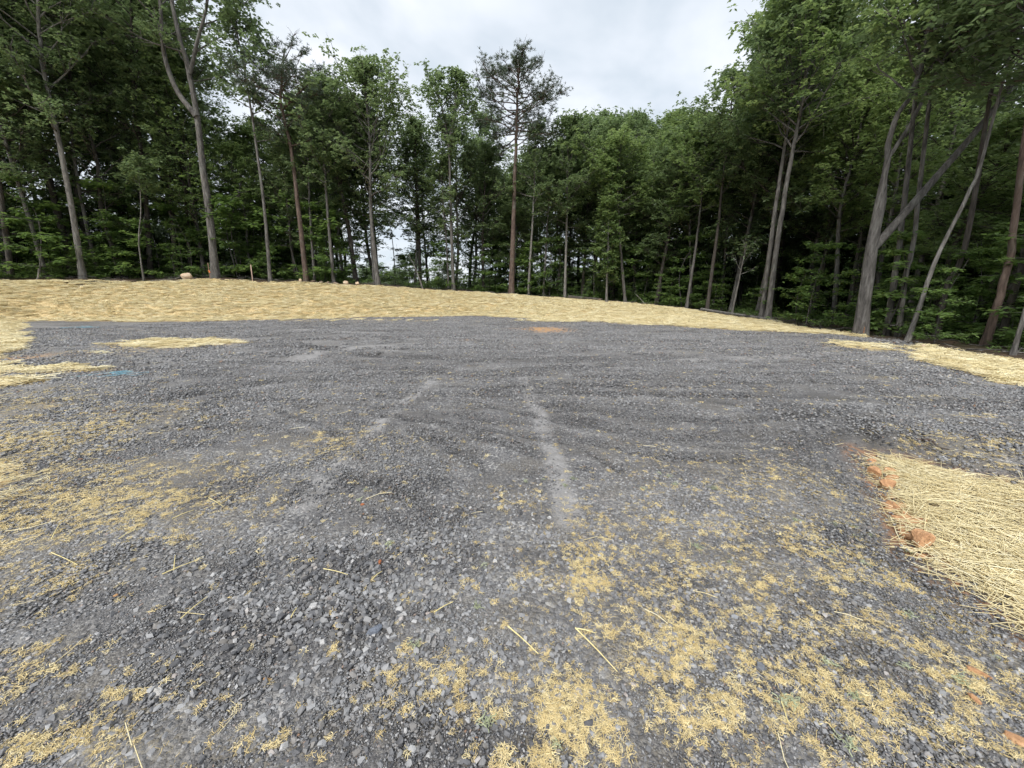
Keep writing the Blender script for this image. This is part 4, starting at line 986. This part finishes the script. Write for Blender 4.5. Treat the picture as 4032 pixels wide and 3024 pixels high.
def stick(name, label, cat, pts, r, m, group=None, n=7, parent=None):
    pts = np.array(pts, float); org = np.array((pts[0][0], pts[0][1], pts[0][2])); S = spline(pts - org, max(8, len(pts) * 4)); R = np.linspace(r, r * .55, len(S))
    V, F = tube(S, R, n, .12); k = len(V); V = np.vstack([V, S[:1], S[-1:]])
    caps = [(k, (j + 1) % n, j, k) for j in range(n)]
    me = bpy.data.meshes.new(name); me.from_pydata([tuple(v) for v in V], [], [tuple(int(q) for q in f) for f in F] + [((j + 1) % n, j, k) for j in range(n)] + [(k - n + j, k - n + (j + 1) % n, k + 1) for j in range(n)])
    me.materials.append(m); o = link(name, me, parent, label, cat, group); o.location = org; return o
def on(px, py, dz=0.0):
    g = at(px, py); return (g[0], g[1], h1(g[0], g[1]) + dz)
stick('fallen_log', 'pale fallen log lying along the right wood edge', 'log', [on(2760, 1226, .12), on(2850, 1243, .1), on(2960, 1257, .1), on(3040, 1268, .08)], .09, M_BARKW)
stick('fallen_log', 'dark mossy log behind the thin stems right of the pine', 'log', [on(2235, 1176, .15), on(2300, 1181, .15), on(2372, 1186, .12)], .16, M_BARKD)
stick('fallen_branch', 'short broken branch propped beside the shrubs near the right logs', 'branch', [on(2540, 1204, .02), on(2520, 1196, .4), on(2500, 1190, .75)], .035, M_BARKW)
stick('fallen_branch', 'reddish fallen branch lying left of the tan boulder', 'branch', [on(440, 1094, .05), on(490, 1095, .08), on(535, 1094, .05)], .05, M_BARKP)
stick('fallen_branch', 'long thin branch reaching up to the tan boulder', 'branch', [on(590, 1096, .04), on(640, 1096, .08), on(690, 1094, .12), on(718, 1092, .3)], .03, M_BARKW)
stick('broken_snag', 'short pale snag sticking up at the far left', 'snag', [on(140, 1096, -.05), on(150, 1085, .3), on(158, 1078, .75)], .05, M_BARKW)
stick('stump', 'small brown stump on the straw right of the pinkish rocks', 'stump', [on(1563, 1126, -.1), on(1562, 1126, .18)], .06, M_BARKP)
stick('fallen_stick', 'dark curved stick lying above the near straw plot', 'stick', [tuple(G(3605, 1741) + (0, 0, .03)), tuple(G(3660, 1746) + (0, 0, .035)), tuple(G(3690, 1768) + (0, 0, .03)), tuple(G(3735, 1782) + (0, 0, .03))], .012, M_BARKP)
stick('fallen_stick', 'thin dark stick lying on the straw slope right of middle', 'stick', [on(2450, 1224, .05), on(2490, 1222, .07), on(2515, 1221, .05)], .03, M_BARKP)

def stake(label, px, py, H, w, c, flag=None):
    m, t, b = mat('stake_wood'); pos = nd(t, 'ShaderNodeTexCoord').outputs['Object']
    t.links.new(ramp(t, noise(t, pos, 20, 4), (.3, tuple(x * .75 for x in c)), (.7, c)), b.inputs['Base Color']); b.inputs['Roughness'].default_value = .8
    g = at(px, py); o = empty('survey_stake', (g[0], g[1], h1(g[0], g[1])), label, 'stake')
    bm = bmesh.new(); bmesh.ops.create_cube(bm, size=1)
    for v in bm.verts: v.co = Vector((v.co.x * w * (.5 if v.co.z < 0 else 1), v.co.y * w * .6, (v.co.z + .5) * (H + .15) - .15))
    me = bpy.data.meshes.new('post'); bm.to_mesh(me); bm.free(); me.materials.append(m); link('post', me, o)
    if flag:
        m2, t2, b2 = mat('ribbon'); b2.inputs['Base Color'].default_value = (*flag, 1)
        bm = bmesh.new(); bmesh.ops.create_cube(bm, size=1)
        for v in bm.verts: v.co = Vector((v.co.x * w * 1.6 + (.03 if v.co.z < 0 else 0), v.co.y * w, v.co.z * .16 + H * .45))
        me = bpy.data.meshes.new('ribbon'); bm.to_mesh(me); bm.free(); me.materials.append(m2); link('ribbon', me, o)
    o.rotation_euler = (0, .03, .2)
stake('pale pinkish wooden stake standing in the bank by the wood', 993, 1094, 1.15, .07, (.50, .36, .29))
stake('short reddish stake with orange ribbon left of the forked grey tree', 826, 1089, 1.0, .05, (.24, .14, .10), (.62, .17, .05))

def twine(label, px, py, rx, ry, n, seed, w):
    rng = np.random.default_rng(seed); m, t, b = mat('blue_twine'); b.inputs['Base Color'].default_value = (.17, .34, .42, 1); b.inputs['Roughness'].default_value = .6
    c = G(px, py); ex = abs(G(px + rx, py)[0] - c[0]); ey = abs(G(px, py - ry)[1] - c[1]); bb = MB(); p = np.array((0., 0., .02)); L = []
    for i in range(n):
        tgt = np.array((rng.normal(0, ex * .5), rng.normal(0, ey * .5), .015 + abs(rng.normal(0, .02)))); L.append(tgt)
    S = spline(np.array(L), n * 7); S[:, 2] = np.maximum(S[:, 2], .008)
    V, F = tube(S, np.full(len(S), w), 4)
    o = link('baling_twine', mesh_np('baling_twine', V, F, [m], None, True), None, label, 'twine'); o.location = (c[0], c[1], h1(c[0], c[1]))
twine('tangle of light blue baling twine on the left of the pad', 470, 1474, 90, 14, 26, 1, .0032)
twine('thin blue twine lying near the far left corner of the pad', 350, 1291, 70, 5, 12, 2, .005)

# single straws that stand out on the near stones
SG = 'single straws lying on the near gravel'
M_ONE, _t, _b = mat('single_straw'); _p = nd(_t, 'ShaderNodeTexCoord').outputs['Object']
_t.links.new(ramp(_t, noise(_t, _p, 30, 3), (.3, (.58, .47, .18)), (.7, (.78, .68, .36))), _b.inputs['Base Color']); _b.inputs['Roughness'].default_value = .5
for i, (a, b2, lab) in enumerate((
    ((2000, 2475), (2120, 2585), 'thick straw slanting down beside the middle straw column, left of its twin'), ((2265, 2482), (2430, 2655), 'longest slanting straw in the lower middle gravel'), ((2270, 2484), (2345, 2503), 'short straw forming a corner with the longest slanting straw'),
    ((712, 2440), (818, 2354), 'greenish straw slanting up in the lower left gravel'), ((205, 2185), (308, 2232), 'straw slanting down in the left gravel'), ((205, 2132), (244, 2062), 'straw slanting up in the left gravel above its neighbour'),
    ((640, 2268), (780, 2212), 'long straw with a short one standing on its middle'), ((686, 2252), (692, 2194), 'short upright-lying straw touching the long one'), ((823, 1967), (880, 2002), 'small straw slanting down in the left middle gravel'),
    ((1275, 2245), (1370, 2268), 'flat-lying straw in the middle left gravel'), ((1710, 2420), (1785, 2378), 'straw by the lone straw clumps in the middle'), ((1468, 2285), (1505, 2255), 'short straw left of the lone yellow clump'),
    ((3075, 2770), (3100, 2850), 'thin straw lying in the lower right among fluff'), ((470, 2130), (540, 2090), 'straw slanting up on the left yellow band'), ((680, 2050), (765, 2015), 'straw at the right end of the left yellow band'),
    ((1147, 2437), (1170, 2398), 'short pale straw in the lower left middle gravel'))):
    p, q = G(*a), G(*b2); mid = (p + q) / 2
    pts = [(p[0], p[1], h1(p[0], p[1]) + .016), (mid[0], mid[1], h1(mid[0], mid[1]) + .020), (q[0], q[1], h1(q[0], q[1]) + .016)]
    stick('straw_stalk', lab, 'straw', pts, .0028 if i > 1 else .0036, M_ONE, SG, 5)
